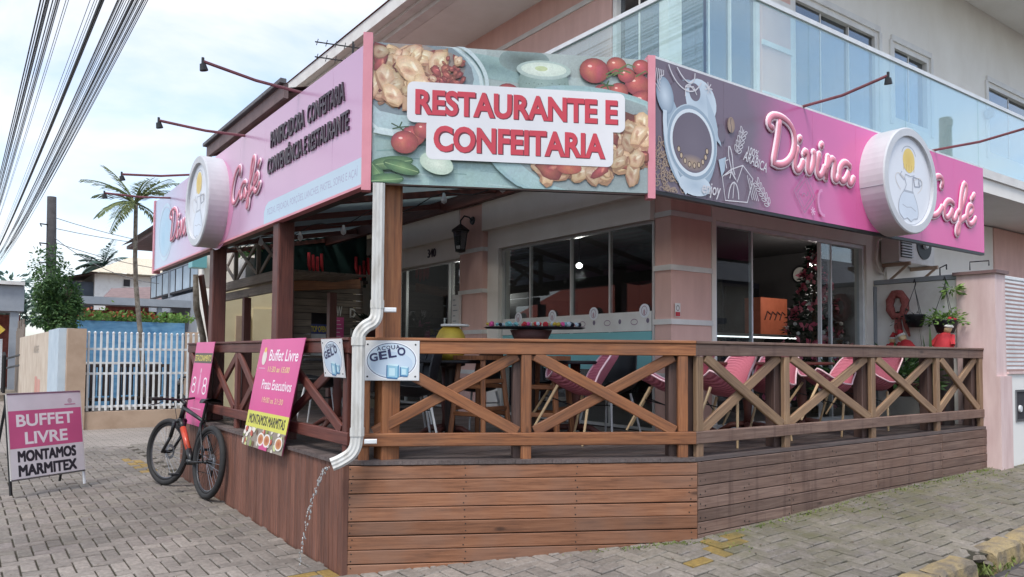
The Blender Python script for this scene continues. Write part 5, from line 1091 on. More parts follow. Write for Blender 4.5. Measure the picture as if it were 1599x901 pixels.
fm = MB(); fm.tube([head_t-Vector((-.005,0,.02)), seat_t-Vector((-.035,0,.1))], [.024,.018], 8); fm.tube([BB, seat_t-Vector((-.03,0,.08))], .018, 8); fm.tube([head_b, head_t], .026, 10); fm.lathe([(0,-.05),(.03,-.05),(.03,.05),(0,.05)], BB, 12, (0,1,0))
for s_ in (-1, 1): fm.tube([BB+Vector((-.02,.03*s_,0)), RW+Vector((0,.062*s_,0))], [.014,.01], 6); fm.tube([seat_t+Vector((.03,.018*s_,-.13)), RW+Vector((.0,.062*s_,.01))], [.011,.009], 6)
fm.build('frame', 'black_metal', bk, smooth=True)
fk = MB(); fk.tube([head_b, head_b+Vector((.02,0,-.05))], .03, 8)
for s_ in (-1, 1): fk.tube([head_b+Vector((.02,.062*s_,-.03)), head_b+Vector((.09,.062*s_,-.2))], .02, 8); fk.tube([head_b+Vector((.09,.062*s_,-.2)), FW_+Vector((0,.06*s_,0))], .016, 8)
fk.tube([head_b+Vector((.02,-.065,-.03)), head_b+Vector((.02,.065,-.03))], .022, 8); fk.xf(Msteer).build('fork', 'black_metal', bk, smooth=True)
hb = MB(); stm = head_t+Vector((.06,0,.06)); hb.tube([head_t, head_t+Vector((-.01,0,.03)), stm], .02, 8); hb.tube([stm+Vector((-.05,-.36,.03)), stm+Vector((-.01,-.2,.02)), stm, stm+Vector((-.01,.2,.02)), stm+Vector((-.05,.36,.03))], .012, 8); hb.xf(Msteer).build('handlebar', 'black_metal', bk, smooth=True)
for s_ in (-1, 1):
    MB().tube([stm+Vector((-.03,.24*s_,.024)), stm+Vector((-.05,.37*s_,.03))], .018, 8).xf(Msteer).build('grip', 'rubber', bk); MB().tube([stm+Vector((.01,.2*s_,.0)), stm+Vector((.05,.23*s_,-.03)), stm+Vector((.04,.33*s_,-.04))], .006, 5).xf(Msteer).build('brake_lever', 'black_metal', bk)
MB().tube([seat_t-Vector((-.035,0,.12)), seat_t+Vector((-.025,0,.08))], .015, 8).build('seat_post', 'black_metal', bk)
def sad(u, v):
    x = -.15+.28*u; w_ = .075*(1-smooth(u,.15,.65))+.022; a = (v-.5)*math.pi; return Vector((.215+x, w_*math.sin(a)*1.0, .93+.045*math.cos(a)+.015*(1-u)-.02))
sm = MB().grid(sad, 12, 8); sm.grid(lambda u, v: sad(u, v)*1.0-Vector((0,0,.03*math.cos((v-.5)*math.pi))), 12, 8); sm.build('saddle', 'black_plastic', bk, smooth=True)
MB().lathe([(.06,-.04),(.085,-.04),(.085,-.036),(.06,-.036),(.06,-.04)], BB, 26, (0,1,0)).build('chainring', 'steel', bk)
cr = MB()
for s_ in (-1, 1): MB().tube([BB+Vector((0,.06*s_,0)), BB+Vector((.1*s_,.075*s_,-.135*s_))], [.012,.01], 6).build('crank', 'black_metal', bk)
for s_ in (-1, 1): c = BB+Vector((.1*s_,.12*s_,-.135*s_)); MB().box(c-Vector((.045,.045,.01)), c+Vector((.045,.045,.01))).build('pedal', 'black_plastic', bk)
MB().lathe([(.02,-.05),(.055,-.045),(.04,-.03),(.02,-.025)], RW, 20, (0,1,0)).build('cassette', 'steel', bk); MB().tube([BB+Vector((0,-.038,.085)), RW+Vector((0,-.04,.05))], .004, 4).build('chain', 'black_metal', bk); MB().tube([BB+Vector((0,-.038,-.085)), RW+Vector((.04,-.04,-.12)), RW+Vector((.0,-.04,-.05))], .004, 4).build('chain', 'black_metal', bk); MB().tube([RW+Vector((.02,-.05,-.03)), RW+Vector((.03,-.05,-.14))], .012, 5).build('derailleur', 'black_metal', bk)
MB().tube([stm+Vector((0,.1,.02)), stm+Vector((.12,.05,-.02)), head_b+Vector((.05,.02,-.05)), BB+Vector((.05,.02,.1))], .004, 4).build('cable', 'cable', bk)
hd = math.atan2(1.02, -.13); bk.matrix_world = Matrix.Translation((-.14,3.27,gz(-.1,3.5)+.004)) @ Matrix.Rotation(hd, 4, 'Z') @ Matrix.Rotation(math.radians(5), 4, 'X') @ Matrix.Scale(1.1, 4)
# ---------------------------------------------------------------- chairs, stools and tables on the deck
def shell(t, m, rimm):
    prof = [(.24,.455,.40),(.2,.45,.44),(.08,.425,.47),(-.06,.415,.48),(-.17,.44,.47),(-.225,.52,.45),(-.25,.64,.43),(-.275,.76,.40),(-.295,.85,.33),(-.3,.885,.22)]
    def fn(u, v, d=0):
        i = u*(len(prof)-1); k = min(int(i), len(prof)-2); f = i-k; y, z, w_ = (prof[k][j]*(1-f)+prof[k+1][j]*f for j in range(3))
        s_ = (v-.5)*2; lift = .09*abs(s_)**2.4*(1-smooth(u,.55,1)); fwd = .09*abs(s_)**2.2*smooth(u,.35,.6)
        return Vector((s_*w_/2, y+fwd, z+lift-d))
    mb = MB(); mb.grid(fn, 18, 12); mb.grid(lambda u, v: fn(u, v)+Vector((0,-.006,-.008)), 18, 12); mb.build('seat_shell', m, t, smooth=True)
    rim = [fn(0, k/12) for k in range(13)]+[fn(k/18, 1) for k in range(1, 19)]+[fn(1, 1-k/12) for k in range(1, 13)]+[fn(1-k/18, 0) for k in range(1, 18)]
    MB().tube(rim, .009, 6, close=True).build('rim', rimm, t, smooth=True)
def legs4(t, m, r=(.014,.010), zt=.42, top=.15, bot=.23):
    for sx in (-1, 1):
        for sy in (-1, 1): MB().tube([(sx*top,sy*top,zt), (sx*bot,sy*bot,0)], list(r), 7).build('leg', m, t)
    MB().tube([(-.17,-.17,.3),(.17,.17,.3)], .006, 5).build('strut', 'black_metal', t); MB().tube([(-.17,.17,.3),(.17,-.17,.3)], .006, 5).build('strut', 'black_metal', t)
def wovenmat():
    m, t, p, o = newmat('woven_pink'); L = t.links.new; tc = N(t, 'ShaderNodeTexCoord'); w_ = N(t, 'ShaderNodeTexWave', Scale=26); w_.inputs['Distortion'].default_value = 1.5; mp = N(t, 'ShaderNodeMapping'); mp.inputs['Rotation'].default_value = (.5,.6,.8)
    L(tc.outputs['Object'], mp.inputs[0]); L(mp.outputs[0], w_.inputs[0]); r = N(t, 'ShaderNodeValToRGB'); r.color_ramp.elements[0].color = srgb(190,102,122); r.color_ramp.elements[1].color = srgb(224,136,154); r.color_ramp.elements[0].position = .25; r.color_ramp.elements[1].position = .5
    L(w_.outputs[0], r.inputs[0]); L(r.outputs[0], p.inputs['Base Color']); p.inputs['Roughness'].default_value = .5; b = N(t, 'ShaderNodeBump', Strength=.8, Distance=.006); L(w_.outputs[0], b.inputs['Height']); L(b.outputs[0], p.inputs['Normal'])
wovenmat()
pc = thing('pink_chair', '', 'chair', (0,0,0), 'pink shell chairs tipped against the deck tables'); shell(pc, 'woven_pink', 'pink_rim'); legs4(pc, 'wood_pale')
bc_ = thing('black_chair', '', 'chair', (0,0,0), 'black shell chairs on the deck'); shell(bc_, 'black_plastic', 'black_plastic'); legs4(bc_, 'white_metal', (.012,.010))
used = set()
def place(proto, label, loc, rz, tip=0):
    o = proto if proto.name not in used else copy_tree(proto); used.add(proto.name); o['label'] = label
    M = Matrix.Translation(loc) @ Matrix.Rotation(rz, 4, 'Z')
    if tip: M = M @ Matrix.Translation((0,-.23,0)) @ Matrix.Rotation(tip, 4, 'X') @ Matrix.Translation((0,.23,0))
    o.matrix_world = M; return o
D2 = DZ+.003
place(pc, 'pink woven chair tipped forward in the bay right of the corner mid post', (2.02,.05,D2), math.radians(60), .36)
place(pc, 'pink woven chair tipped beside the corner pillar bay end', (2.78,-.45,D2), math.radians(40), .3)
place(pc, 'pink woven chair nearest the corner behind the first greyed crossed bay', (2.98,-.82,D2), math.radians(75), .34)
place(pc, 'pink woven chair against the post between the first two greyed bays', (3.82,-.8,D2), math.radians(95), .3)
place(pc, 'pink woven chair tipped inside the second greyed crossed bay', (4.72,-.76,D2), math.radians(62), .38)
place(pc, 'farthest pink woven chair inside the third greyed crossed bay', (5.72,-.7,D2), math.radians(70), .34)
for x, y, rz, l in [(.95,.75,1.2,'black chair with white legs nearest the corner post'), (1.25,1.35,2.8,'black chair with white legs behind the left arm of the corner cross'), (1.95,1.2,.4,'black chair with white legs behind the middle of the corner cross'), (2.75,1.05,3.6,'black chair with white legs near the tall bar stool'), (2.9,.25,1.7,'black chair with white legs behind the tipped pink chair'), (1.0,2.9,.9,'black chair behind the left railing bay by the ice plate')]:
    place(bc_, l, (x,y,D2), rz)
def table(label, x, y, r=.36, m='black_plastic', legm='wood_red', h=.74):
    t = thing('round_table', label, 'table', (x,y,D2), 'deck tables'); MB().lathe([(0,h-.03),(r-.01,h-.03),(r,h-.02),(r,h-.004),(r-.01,h),(0,h)], (x,y,D2), 28).build('table_top', m, t)
    MB().lathe([(0,h-.03),(.05,h-.03),(.04,h*.6),(.055,h*.5),(.035,h*.3),(.045,.1),(0,.1)], (x,y,D2), 14).build('pedestal', legm, t, smooth=True)
    for k in range(4): a = k*math.pi/2+.6; MB().tube([(x,y,D2+.1),(x+.16*math.cos(a),y+.16*math.sin(a),D2+.09),(x+.29*math.cos(a),y+.29*math.sin(a),D2+.02)], [.035,.03,.022], 7).build('foot', legm, t, smooth=True)
table('black topped pedestal table behind the corner crossed railing', 1.45,.95, .38); table('black topped pedestal table by the tipped pink chairs', 2.55,.35, .36)
table('dark red pedestal table at the start of the greyed railing', 3.4,-.42, .34, 'wood_red'); table('dark red pedestal table behind the second greyed bay', 4.25,-.38, .34, 'wood_red'); table('dark red pedestal table behind the third greyed bay', 5.2,-.38, .34, 'wood_red'); table('black topped pedestal table behind the left railing', .95,2.35, .36)
def stool(label, x, y, rz):
    t = thing('bar_stool', label, 'stool', (x,y,D2), 'wooden bar stools'); c, s_ = math.cos(rz), math.sin(rz); P = lambda a, b, z: (x+a*c-b*s_, y+a*s_+b*c, D2+z)
    for a in (-1, 1):
        for b in (-1, 1): beam('leg', P(a*.2,b*.2,0), P(a*.14,b*.14,.74), .045, .045, 'wood_warm', t)
    for z in (.25, .5):
        for a in (-1, 1): beam('rung', P(a*(.2-.03*z/.37),-.16,z), P(a*(.2-.03*z/.37),.16,z), .03, .04, 'wood_warm', t)
    for z in (.3, .55):
        for b in (-1, 1): beam('rung', P(-.16,b*(.2-.03*z/.37),z), P(.16,b*(.2-.03*z/.37),z), .03, .04, 'wood_warm', t)
    MB().prism([P(-.18,-.18,.745),P(.18,-.18,.745),P(.18,.18,.745),P(-.18,.18,.745)], (0,0,0), (0,0,.04)).build('seat', 'wood_warm', t)
stool('tall wooden stool behind the left half of the corner railing', 1.62,.62, .3); stool('tall wooden stool beside the corner mid post', 2.1,.25, .5)
# things on the tables
ball = thing('melon_lamp', 'yellow dome shaped container with flat lid above the corner railing', 'container', (1.44,.86,1.62)); MB().lathe([(0,1.6),(.09,1.6),(.13,1.66),(.145,1.74),(.138,1.82),(.11,1.88),(.075,1.915),(0,1.92)], (1.44,.86,.0), 22).build('body', 'yellow_ball', ball, smooth=True); MB().lathe([(0,1.918),(.13,1.918),(.135,1.925),(.13,1.94),(0,1.94)], (1.47,.84,0), 22).build('lid', 'white_paint', ball)
bs = MB().lathe([(0,0),(.15,0),(.15,.02),(.05,.05),(.05,.66),(.14,.69),(.14,.74),(0,.74)], (1.44,.86,D2), 16); tag(bs.build('stand', 'wood_dark'), 'dark stand carrying the yellow container', 'stand')
bwl = thing('tray', 'dark bowl topped with wide tray of wrapped sweets above the corner railing', 'tray', (2.05,.4,1.62)); MB().lathe([(0,1.76),(.14,1.76),(.2,1.89),(.19,1.89),(.13,1.78),(0,1.78)], (2.05,.41,0), 20).build('bowl', 'terracotta', bwl, smooth=True)
e1 = (Vector((.81,-.59,0))); e2 = Vector((.59,.81,0)); Ct = Vector((2.05,.36,1.9)); MB().lathe([(0,0),(.3,0),(.32,.012),(.3,.02),(0,.02)], (0,0,0), 26).xf(Matrix.Translation(Ct) @ Matrix.Rotation(-.63, 4, 'Z') @ Matrix.Diagonal((1.5,.62,1,1))).build('tray_board', 'black_plastic', bwl)
rnd = random.Random(14); cols = ['white_paint','bluish_wall','red_cloth','banner_pink','teal_film','yellow_ball','wood_pale','navy']
for k in range(46):
    a = rnd.random()*6.283; r = math.sqrt(rnd.random()); p = Ct+e1*(.45*r*math.cos(a))+e2*(.18*r*math.sin(a))+Vector((0,0,.042)); s_ = rnd.uniform(.018,.03)
    MB().lathe([(0,-s_*.8),(s_,-s_*.3),(s_*.9,s_*.5),(0,s_)], p, 7, (rnd.uniform(-1,1),rnd.uniform(-1,1),.6)).build('sweet', rnd.choice(cols), bwl)
tt = MB().lathe([(0,.84),(.34,.84),(.35,.855),(.34,.875),(0,.875)], (2.05,.4,D2), 26).lathe([(.035,.84),(.035,.05),(.2,.0)], (2.05,.4,D2), 12); tag(tt.build('bar_table', 'wood_dark'), 'tall dark bar table carrying the tray of sweets', 'table')
# ---------------------------------------------------------------- right end: low wall, post, louvred front wall
ew = thing('side_wall', 'low cream dividing wall with grey coping at the end of the deck', 'wall', (7.6,-.5,DZ)); box('wall_body', (7.54,-.99,.3), (7.7,.055,2.62), 'white_wall', ew); beam('coping', (7.62,-.985,2.655), (7.62,.05,2.655), .2, .06, 'grey_paint', ew); box('edge_pipe', (7.48,.02,.87), (7.535,.056,2.6), 'grey_paint', ew)
gp = thing('gate_post', 'pale pink square post where the deck meets the white wall', 'post', (7.62,-1.2,.3)); box('shaft', (7.503,-1.42,.2), (7.78,-.992,2.66), 'pink_post', gp); box('cap', (7.47,-1.45,2.662), (7.81,-.96,2.7), 'brown_fascia', gp); box('base', (7.502,-1.46,.2), (7.82,-1.421,1.45), 'pink_post', gp)
fwl = thing('front_wall', 'white rendered street wall right of the pink post', 'wall', (10,-1.35,.3)); box('wall_body', (7.785,-1.42,.1), (14,-1.25,1.47), 'white_wall', fwl); box('coping', (7.785,-1.44,1.472), (14,-1.23,1.5), 'pink_post', fwl)
lv = thing('louvre_screen', 'white horizontal louvre screen standing on the street wall', 'screen', (9,-1.35,1.5))
for x in (7.80,8.62,9.5,10.4): beam('stile', (x,-1.36,1.5), (x,-1.36,2.64), .04, .05, 'white_metal', lv, up=(0,1,0))
for k in range(22): z = 1.53+k*.05; MB().prism([(7.79,-1.385,z),(7.79,-1.385,z+.026),(7.79,-1.35,z+.034),(7.79,-1.35,z+.008)], (0,0,0), (2.7,0,0)).build('slat', 'white_metal', lv)
beam('top_rail', (7.79,-1.36,2.64), (10.5,-1.36,2.64), .05, .04, 'white_metal', lv)
mt = thing('meter_box', 'small steel framed meter recess low in the white wall', 'meter box', (8.2,-1.42,1.1)); box('recess', (8.02,-1.424,.92), (8.45,-1.421,1.26), 'interior_dark', mt)
fr = MB()
for a, b in (((8.0,-1.435,.9),(8.47,-1.421,.925)),((8.0,-1.435,1.255),(8.47,-1.421,1.28)),((8.0,-1.435,.926),(8.022,-1.421,1.254)),((8.448,-1.435,.926),(8.47,-1.421,1.254))): fr.box(a, b)
fr.build('frame', 'steel', mt)
for x in (8.12,8.3): MB().lathe([(0,.02),(.04,.018),(.045,0)], (x,-1.424,1.05), 12, (0,-1,0)).build('dial', 'white_metal', mt)
for i, (y0, z) in enumerate(((-.75,2.69),(-1.1,2.73))): t = MB().tube([(7.62,y0,z),(7.62,y0,z+.1),(7.35+.3*i,y0-.2,z+.1),(7.35+.3*i,y0-.2,z+.04)], .008, 5); tag(t.build('wire_hook', 'cable'), ['thin wire hook on the coping of the side wall','thin wire hook above the pink post'][i], 'hook')
# hanging baskets and plants
def plant(name, label, c, spread, n, m, up_b=.6, ln=(.08,.18), w_=.025, droop=.3, pot=None, hang=None, seed=1):
    rnd = random.Random(seed); c = Vector(c); t = thing(name, label, 'plant', c); mb = MB()
    for k in range(n):
        a = rnd.random()*6.283; el = rnd.uniform(.1,1.2); d = Vector((math.cos(a)*math.cos(el), math.sin(a)*math.cos(el), math.sin(el)*up_b-droop*rnd.random())); b = c+d*spread*rnd.random()**.6
        mb.leaf(b, d+Vector((0,0,rnd.uniform(-.5,.3))), (rnd.uniform(-1,1),rnd.uniform(-1,1),1), rnd.uniform(*ln), w_*rnd.uniform(.7,1.3))
    mb.build('foliage', m, t)
    if pot: MB().lathe([(0,-.16),(pot*.65,-.16),(pot,-.02),(pot*1.05,0),(pot*.9,-.005),(0,-.02)], c, 16).build('pot', 'black_plastic' if hang else 'terracotta', t, smooth=True)
    if hang:
        for k in range(3): a = k*2.1; MB().tube([c+Vector((pot*math.cos(a),pot*math.sin(a),0)), c+Vector((0,0,hang))], .004, 4).build('chain', 'cable', t)
        MB().tube([c+Vector((0,0,hang)), c+Vector((.03,0,hang+.05)), c+Vector((0,0,hang+.1)), c+Vector((-.03,0,hang+.06))], .008, 5).build('hook', 'cable', t)
    return t
plant('hanging_plant', 'sparse trailing plant in a dark hanging basket on the side wall', (7.36,-.56,2.2), .26, 46, 'leaf_dark', .4, (.03,.07), .04, .9, .12, .34, 2)
plant('hanging_plant', 'bright green fern in a dark hanging basket beside the pink post', (7.3,-.95,2.12), .24, 420, 'leaf_bright', .7, (.03,.07), .025, .5, .14, .42, 3)
plant('hanging_plant', 'yellow green tuft hanging high beside the pink post', (7.38,-1.0,2.5), .12, 60, 'leaf_bright', .5, (.06,.12), .03, .8, None, None, 4)
wr = thing('wreath', 'dusty red christmas wreath with ribbon tail on the side wall', 'wreath', (7.5,-.28,2.3)); MB().tube([(7.48,-.28+.1*math.cos(k*.3927)*1.0,2.34+.15*math.sin(k*.3927)) for k in range(16)], [.045+.012*(k % 2) for k in range(16)], 7, close=True).build('ring', 'dusty_red', wr, smooth=True)
for dy in (-.05,.03,.0): MB().tube([(7.47,-.3+dy,2.2),(7.46,-.32+dy*1.6,2.05),(7.46,-.34+dy*2,1.93)], [.02,.03,.012], 5).build('ribbon', 'dusty_red', wr)
sv = thing('snake_plant', 'upright snake plant in a pot behind the end of the railing', 'plant', (7.2,-.85,D2)); MB().lathe([(0,0),(.13,0),(.17,.28),(.15,.28),(0,.25)], (7.2,-.85,D2), 16).build('pot', 'terracotta', sv); rnd = random.Random(31)
for k in range(14):
    a = rnd.random()*6.283; r = rnd.uniform(.02,.12); h = rnd.uniform(.6,1.0); b = Vector((7.2+r*math.cos(a),-.85+r*math.sin(a),D2+.25)); d = Vector((math.cos(a)*.12,math.sin(a)*.12,1)); sd_ = Vector((-math.sin(a),math.cos(a),0))
    MB().grid(lambda u, v, b=b, d=d, h=h, sd_=sd_: b+d*(h*u)+sd_*((v-.5)*.075*(1-u)**.5*(.6+1.2*u*(1-u))), 8, 2).build('leaf', 'leaf_green', sv, smooth=True)
plant('potted_plant', 'leafy potted shrub low behind the last crossed bay', (6.75,-.7,D2+.5), .45, 260, 'leaf_green', .9, (.1,.2), .05, .3, .2, None, 7); plant('potted_plant', 'small potted shrub behind the third crossed bay of the greyed railing', (6.2,-.3,D2+.45), .35, 160, 'leaf_green', .9, (.08,.16), .05, .3, .16, None, 8)
# little santa figures on shelf
sh = MB().box((7.0,-.7,1.62),(7.5,-.15,1.66)); tag(sh.build('shelf', 'wood_dark'), 'dark shelf under the christmas figures by the side wall', 'shelf')
def figure(label, c, s_, tilt):
    c = Vector(c); t = thing('santa_figure', label, 'figurine', c, 'christmas figurines'); ax = Vector((0,tilt,1)).normalized()
    MB().lathe([(0,0),(.09*s_,.0),(.1*s_,.08*s_),(.07*s_,.2*s_),(.03*s_,.24*s_),(0,.24*s_)], c, 14, ax).build('body', 'red_cloth', t, smooth=True); MB().lathe([(0,-.05*s_),(.04*s_,-.03*s_),(.05*s_,.01*s_),(.03*s_,.045*s_),(0,.05*s_)], c+ax*.27*s_, 12, ax).build('head', 'wood_pale', t, smooth=True)
    MB().lathe([(.052*s_,.02*s_),(.06*s_,.03*s_),(.05*s_,.05*s_)], c+ax*.27*s_, 12, ax).build('hat_brim', 'white_paint', t); MB().tube([c+ax*.31*s_, c+ax*.38*s_+Vector((0,-.02,0)), c+ax*.4*s_+Vector((0,-.07*s_,-.03))], [.05*s_,.03*s_,.008], 8).build('hat', 'red_cloth', t, smooth=True)
    for q in (-1, 1): MB().tube([c+ax*.2*s_+Vector((0,.06*q*s_,0)), c+ax*.1*s_+Vector((-.05*s_,.11*q*s_,0))], [.03*s_,.022*s_], 6).build('arm', 'red_cloth', t)
figure('small red santa figure leaning near the wreath', (7.3,-.55,1.665), 1.0, .5); figure('larger red santa figure below the green fern basket', (7.25,-.93,1.7), 1.15, -.2); figure('dark small figure below the wreath', (7.4,-.25,1.665), .8, .0)
st_ = MB().lathe([(0,0),(.12,0),(.12,.84),(0,.84)], (7.25,-.93,D2-.003), 12); tag(st_.build('plinth', 'wood_dark'), 'dark plinth below the larger santa figure', 'plinth')
# ---------------------------------------------------------------- kiosk and stair landing behind the porch
ks = thing('kiosk', 'weathered plank kiosk with serving hatch under the porch roof', 'kiosk', (2.7,6.7,.6)); KY0 = 6.62
for k in range(20):
    z = .65+k*.115
    if 1.62 < z < 2.3:
        for a, b in ((1.98,2.3),(2.62,3.2)): beam('plank', (a,KY0,z), (b,KY0,z), .025, .108, 'wood_grey', ks)
    else: beam('plank', (1.98,KY0,z), (3.2,KY0,z), .025, .108, 'wood_grey', ks)
box('inner_wall', (1.98,KY0+.6,.6), (3.3,KY0+.65,3.0), 'interior_dark', ks); beam('hood_board', (1.9,KY0-.22,2.72), (3.05,KY0-.22,2.82), .03, .16, 'wood_warm', ks); beam('corner_post', (1.93,KY0-.05,.6), (1.93,KY0-.05,3.0), .1, .1, 'wood_dark', ks, up=(1,0,0))
box('serving_machine', (2.33,KY0+.1,1.6), (2.6,KY0+.4,1.98), 'white_metal', ks)
ar = Art((2.32,KY0+.09,1.98), (1,0,0), up_, (0,-1,0)); ar.rect(0,0,.3,.16,c_(60,70,130)); ar.text('TOP OPEN', .02, .03, .1, c_(226,206,60), width=.26, height=.1, bold=.03); ar.build('hatch_print', ks)
pm = thing('price_sheet', 'small pink price sheet pinned to the kiosk', 'notice', (2.72,KY0,1.9)); box('sheet', (2.64,KY0-.025,1.82), (2.86,KY0-.018,2.26), 'banner_pink', pm); ar = Art((2.64,KY0-.0255,1.82), (1,0,0), up_, (0,-1,0))
for k in range(6): ar.stroke([(.03,.06+k*.065),(.19-.02*(k % 3),.06+k*.065)], .012, c_(246,214,230))
ar.build('print_lines', pm)
for ch, x, z in (('W',2.72,2.28),('D',2.96,2.26),('L',2.98,1.92)): n_ = raised(ch, (x,KY0-.02,z), (1,0,0), up_, (0,-1,0), .1, .16, .02, 'white_paint', None, .02, name='wall_letter'); tag(n_, 'small white letter %s mounted on the kiosk planks' % ch, 'letter', 'letters on the kiosk')
gw = thing('green_screen', 'dark green screen wall with shelf above the kiosk', 'screen', (2.7,7.2,2.9)); box('cloth', (1.6,7.3,2.85), (3.58,7.36,4.2), 'green_dark', gw); beam('shelf_board', (1.6,7.0,2.9), (3.4,7.0,2.9), .3, .06, 'wood_dark', gw)
for gi, (x0, l) in enumerate(((2.42,'left cluster of red stockings hanging above the kiosk'),(3.28,'right cluster of red stockings hanging above the kiosk'))):
    t = thing('red_stockings', l, 'decoration', (x0,7.1,3.2), 'red stockings above the kiosk'); rnd = random.Random(gi)
    for k in range(4):
        x = x0+k*.075; z = 3.36-.03*(k % 3)-(.12 if gi and k == 1 else 0); MB().tube([(x,7.08,z),(x+.005,7.08,z-.2),(x+.02,7.07,z-.3)], [.026,.03,.018], 7).build('stocking', 'red_cloth', t, smooth=True)
plant('potted_plant', 'dark leafy plant beside the kiosk seen behind the downspout', (3.15,6.1,2.1), .3, 160, 'leaf_dark', .8, (.08,.2), .04, .4, .14, None, 12)
cs = MB().lathe([(0,0),(.15,0),(.12,.9),(0,.9)], (3.15,6.1,1.04), 10); tag(cs.build('plant_stand', 'wood_dark'), 'dark stand under the leafy plant beside the kiosk', 'stand')
# cream back building with doors and timber landing
cb = thing('cream_annex', 'cream annex with plain doors behind the porch', 'building', (3,9.2,.1)); box('wall', (1.42,9.2,.0), (5.5,9.4,2.9), 'cream_yellow', cb); box('upper_wall', (1.42,9.8,2.9), (5.5,10,5.2), 'cream', cb)
for x0, x1 in ((1.85,2.12),(3.05,3.5)): box('doorway', (x0,9.17,.1), (x1,9.198,2.35), 'tan_wall', cb)
box('door', (2.16,9.175,.1), (3.0,9.195,2.5), 'cream_yellow', cb); MB().lathe([(0,0),(.03,0),(.03,.05),(0,.06)], (2.42,9.17,1.15), 8, (0,-1,0)).build('handle', 'steel', cb); box('teal_band', (1.15,9.6,3.25), (1.41,9.9,3.5), 'teal_film', cb)
ld = thing('stair_landing', 'grey timber landing with crossed railing behind the porch', 'landing', (1.3,7,2.7))
beam('edge_beam', (1.3,8.5,2.76), (1.3,4.9,2.76), .08, .14, 'wood_grey', ld); beam('edge_beam', (1.34,8.4,2.6), (1.34,5.1,2.6), .06, .13, 'wood_grey', ld); beam('top_rail', (1.3,8.45,3.42), (1.3,5.0,3.42), .05, .06, 'wood_grey', ld)
for k in range(11): beam('floor_board', (1.36+k*.12,8.4,2.83), (1.36+k*.12,5.2,2.83), .11, .025, 'wood_grey', ld)
for y in (8.4,7.35,6.2,5.1): beam('upright', (1.3,y,2.84), (1.3,y,3.39), .06, .06, 'wood_grey', ld, up=(1,0,0))
for a, b in ((8.36,7.39),(7.31,6.24),(6.16,5.14)):
    for s_ in (0, 1): beam('brace', (1.29+.025*s_,a,2.86 if s_ else 3.38), (1.29+.025*s_,b,3.38 if s_ else 2.86), .025, .06, 'wood_grey', ld)
for x, y in ((1.35,6.9),(1.35,5.0),(2.0,5.05)): beam('prop', (x,y,.1), (x,y,2.53), .11, .11, 'wood_red', ld, up=(1,0,0))
hb_ = thing('planter_chest', 'pale planter chest with red flowers on the landing', 'planter', (1.6,7.8,2.85)); box('chest', (1.5,7.5,2.85), (1.75,8.1,3.25), 'white_wall', hb_); f = MB(); rnd = random.Random(3)
for k in range(120): f.leaf((1.6+rnd.gauss(0,.08),7.6+rnd.gauss(0,.25),3.28+abs(rnd.gauss(0,.08))), (rnd.gauss(0,1),rnd.gauss(0,1),.5), (rnd.random(),rnd.random(),.3), .09, .04)
f.build('foliage', 'leaf_green', hb_)
for k in range(5): MB().lathe([(0,-.04),(.04,0),(0,.04)], (1.5+.05*k,7.4+.1*(k % 2),3.36), 8).build('flower', 'red_cloth', hb_)
# ---------------------------------------------------------------- neighbours on the left
wl_ = thing('boundary_wall', 'beige street wall with pale blue end beyond the forecourt', 'wall', (-.4,18,0)); box('wall_body', (-.62,15.2,-.1), (-.4,25.6,2.13), 'beige_wall', wl_); box('pale_end', (-.64,13.0,-.1), (-.36,15.19,2.15), 'bluish_wall', wl_)
ar = Art((-.621,20.2,0), (0,-1,0), up_, (-1,0,0)); ar.text('ALUGUE', .6, 1.62, .2, c_(150,136,120), width=1.6, height=.2, bold=.02); ar.rect(1.3,.55,2.0,1.0,c_(206,140,126)); ar.rect(2.1,.45,2.9,.95,c_(210,150,136)); ar.rect(1.2,.2,1.8,.42,c_(160,146,130)); ar.rect(2.3,.15,3.0,.4,c_(150,140,128)); ar.build('faded_paint', wl_, 'print_old')
gpt = thing('gate_pillar', 'tan square pillar at the left end of the white gate', 'pillar', (-.3,12.9,0)); box('shaft', (-.5,12.75,-.1), (-.16,13.0,2.14), 'tan_wall', gpt)
gt_ = thing('picket_gate', 'white metal picket gate standing on a tan plinth', 'gate', (1.6,12.9,.4))
for k in range(32):
    x = -.1+k*.116; MB().beam((x,12.9,.42),(x,12.9,2.05), .042, .03, (0,1,0), .004).build('picket', 'white_metal', gt_); MB().lathe([(0,2.1),(.03,2.075),(.028,2.05)], (x,12.9,0), 8).build('finial', 'white_metal', gt_)
for z in (.5,1.2,1.72): beam('rail', (-.15,12.93,z), (3.6,12.93,z), .03, .05, 'white_metal', gt_)
pt = MB().box((-.16,12.8,-.1),(3.6,13.0,.4)); tag(pt.build('plinth', 'tan_wall'), 'low tan plinth wall below the white gate', 'plinth')
cy = thing('courtyard_wall', 'blue painted courtyard wall behind the white gate', 'wall', (2,20,0)); box('wall_body', (.2,20,0), (3.4,20.2,2.58), 'blue_wall', cy); box('tan_return', (3.41,19.9,0), (6,20.2,2.3), 'tan_wall', cy)
MB().grid(lambda u, v: (-.3+6*u, 13.02+6.9*v, .036), 2, 2).build('courtyard_floor', 'kerb_grey', cy)
rnd = random.Random(17)
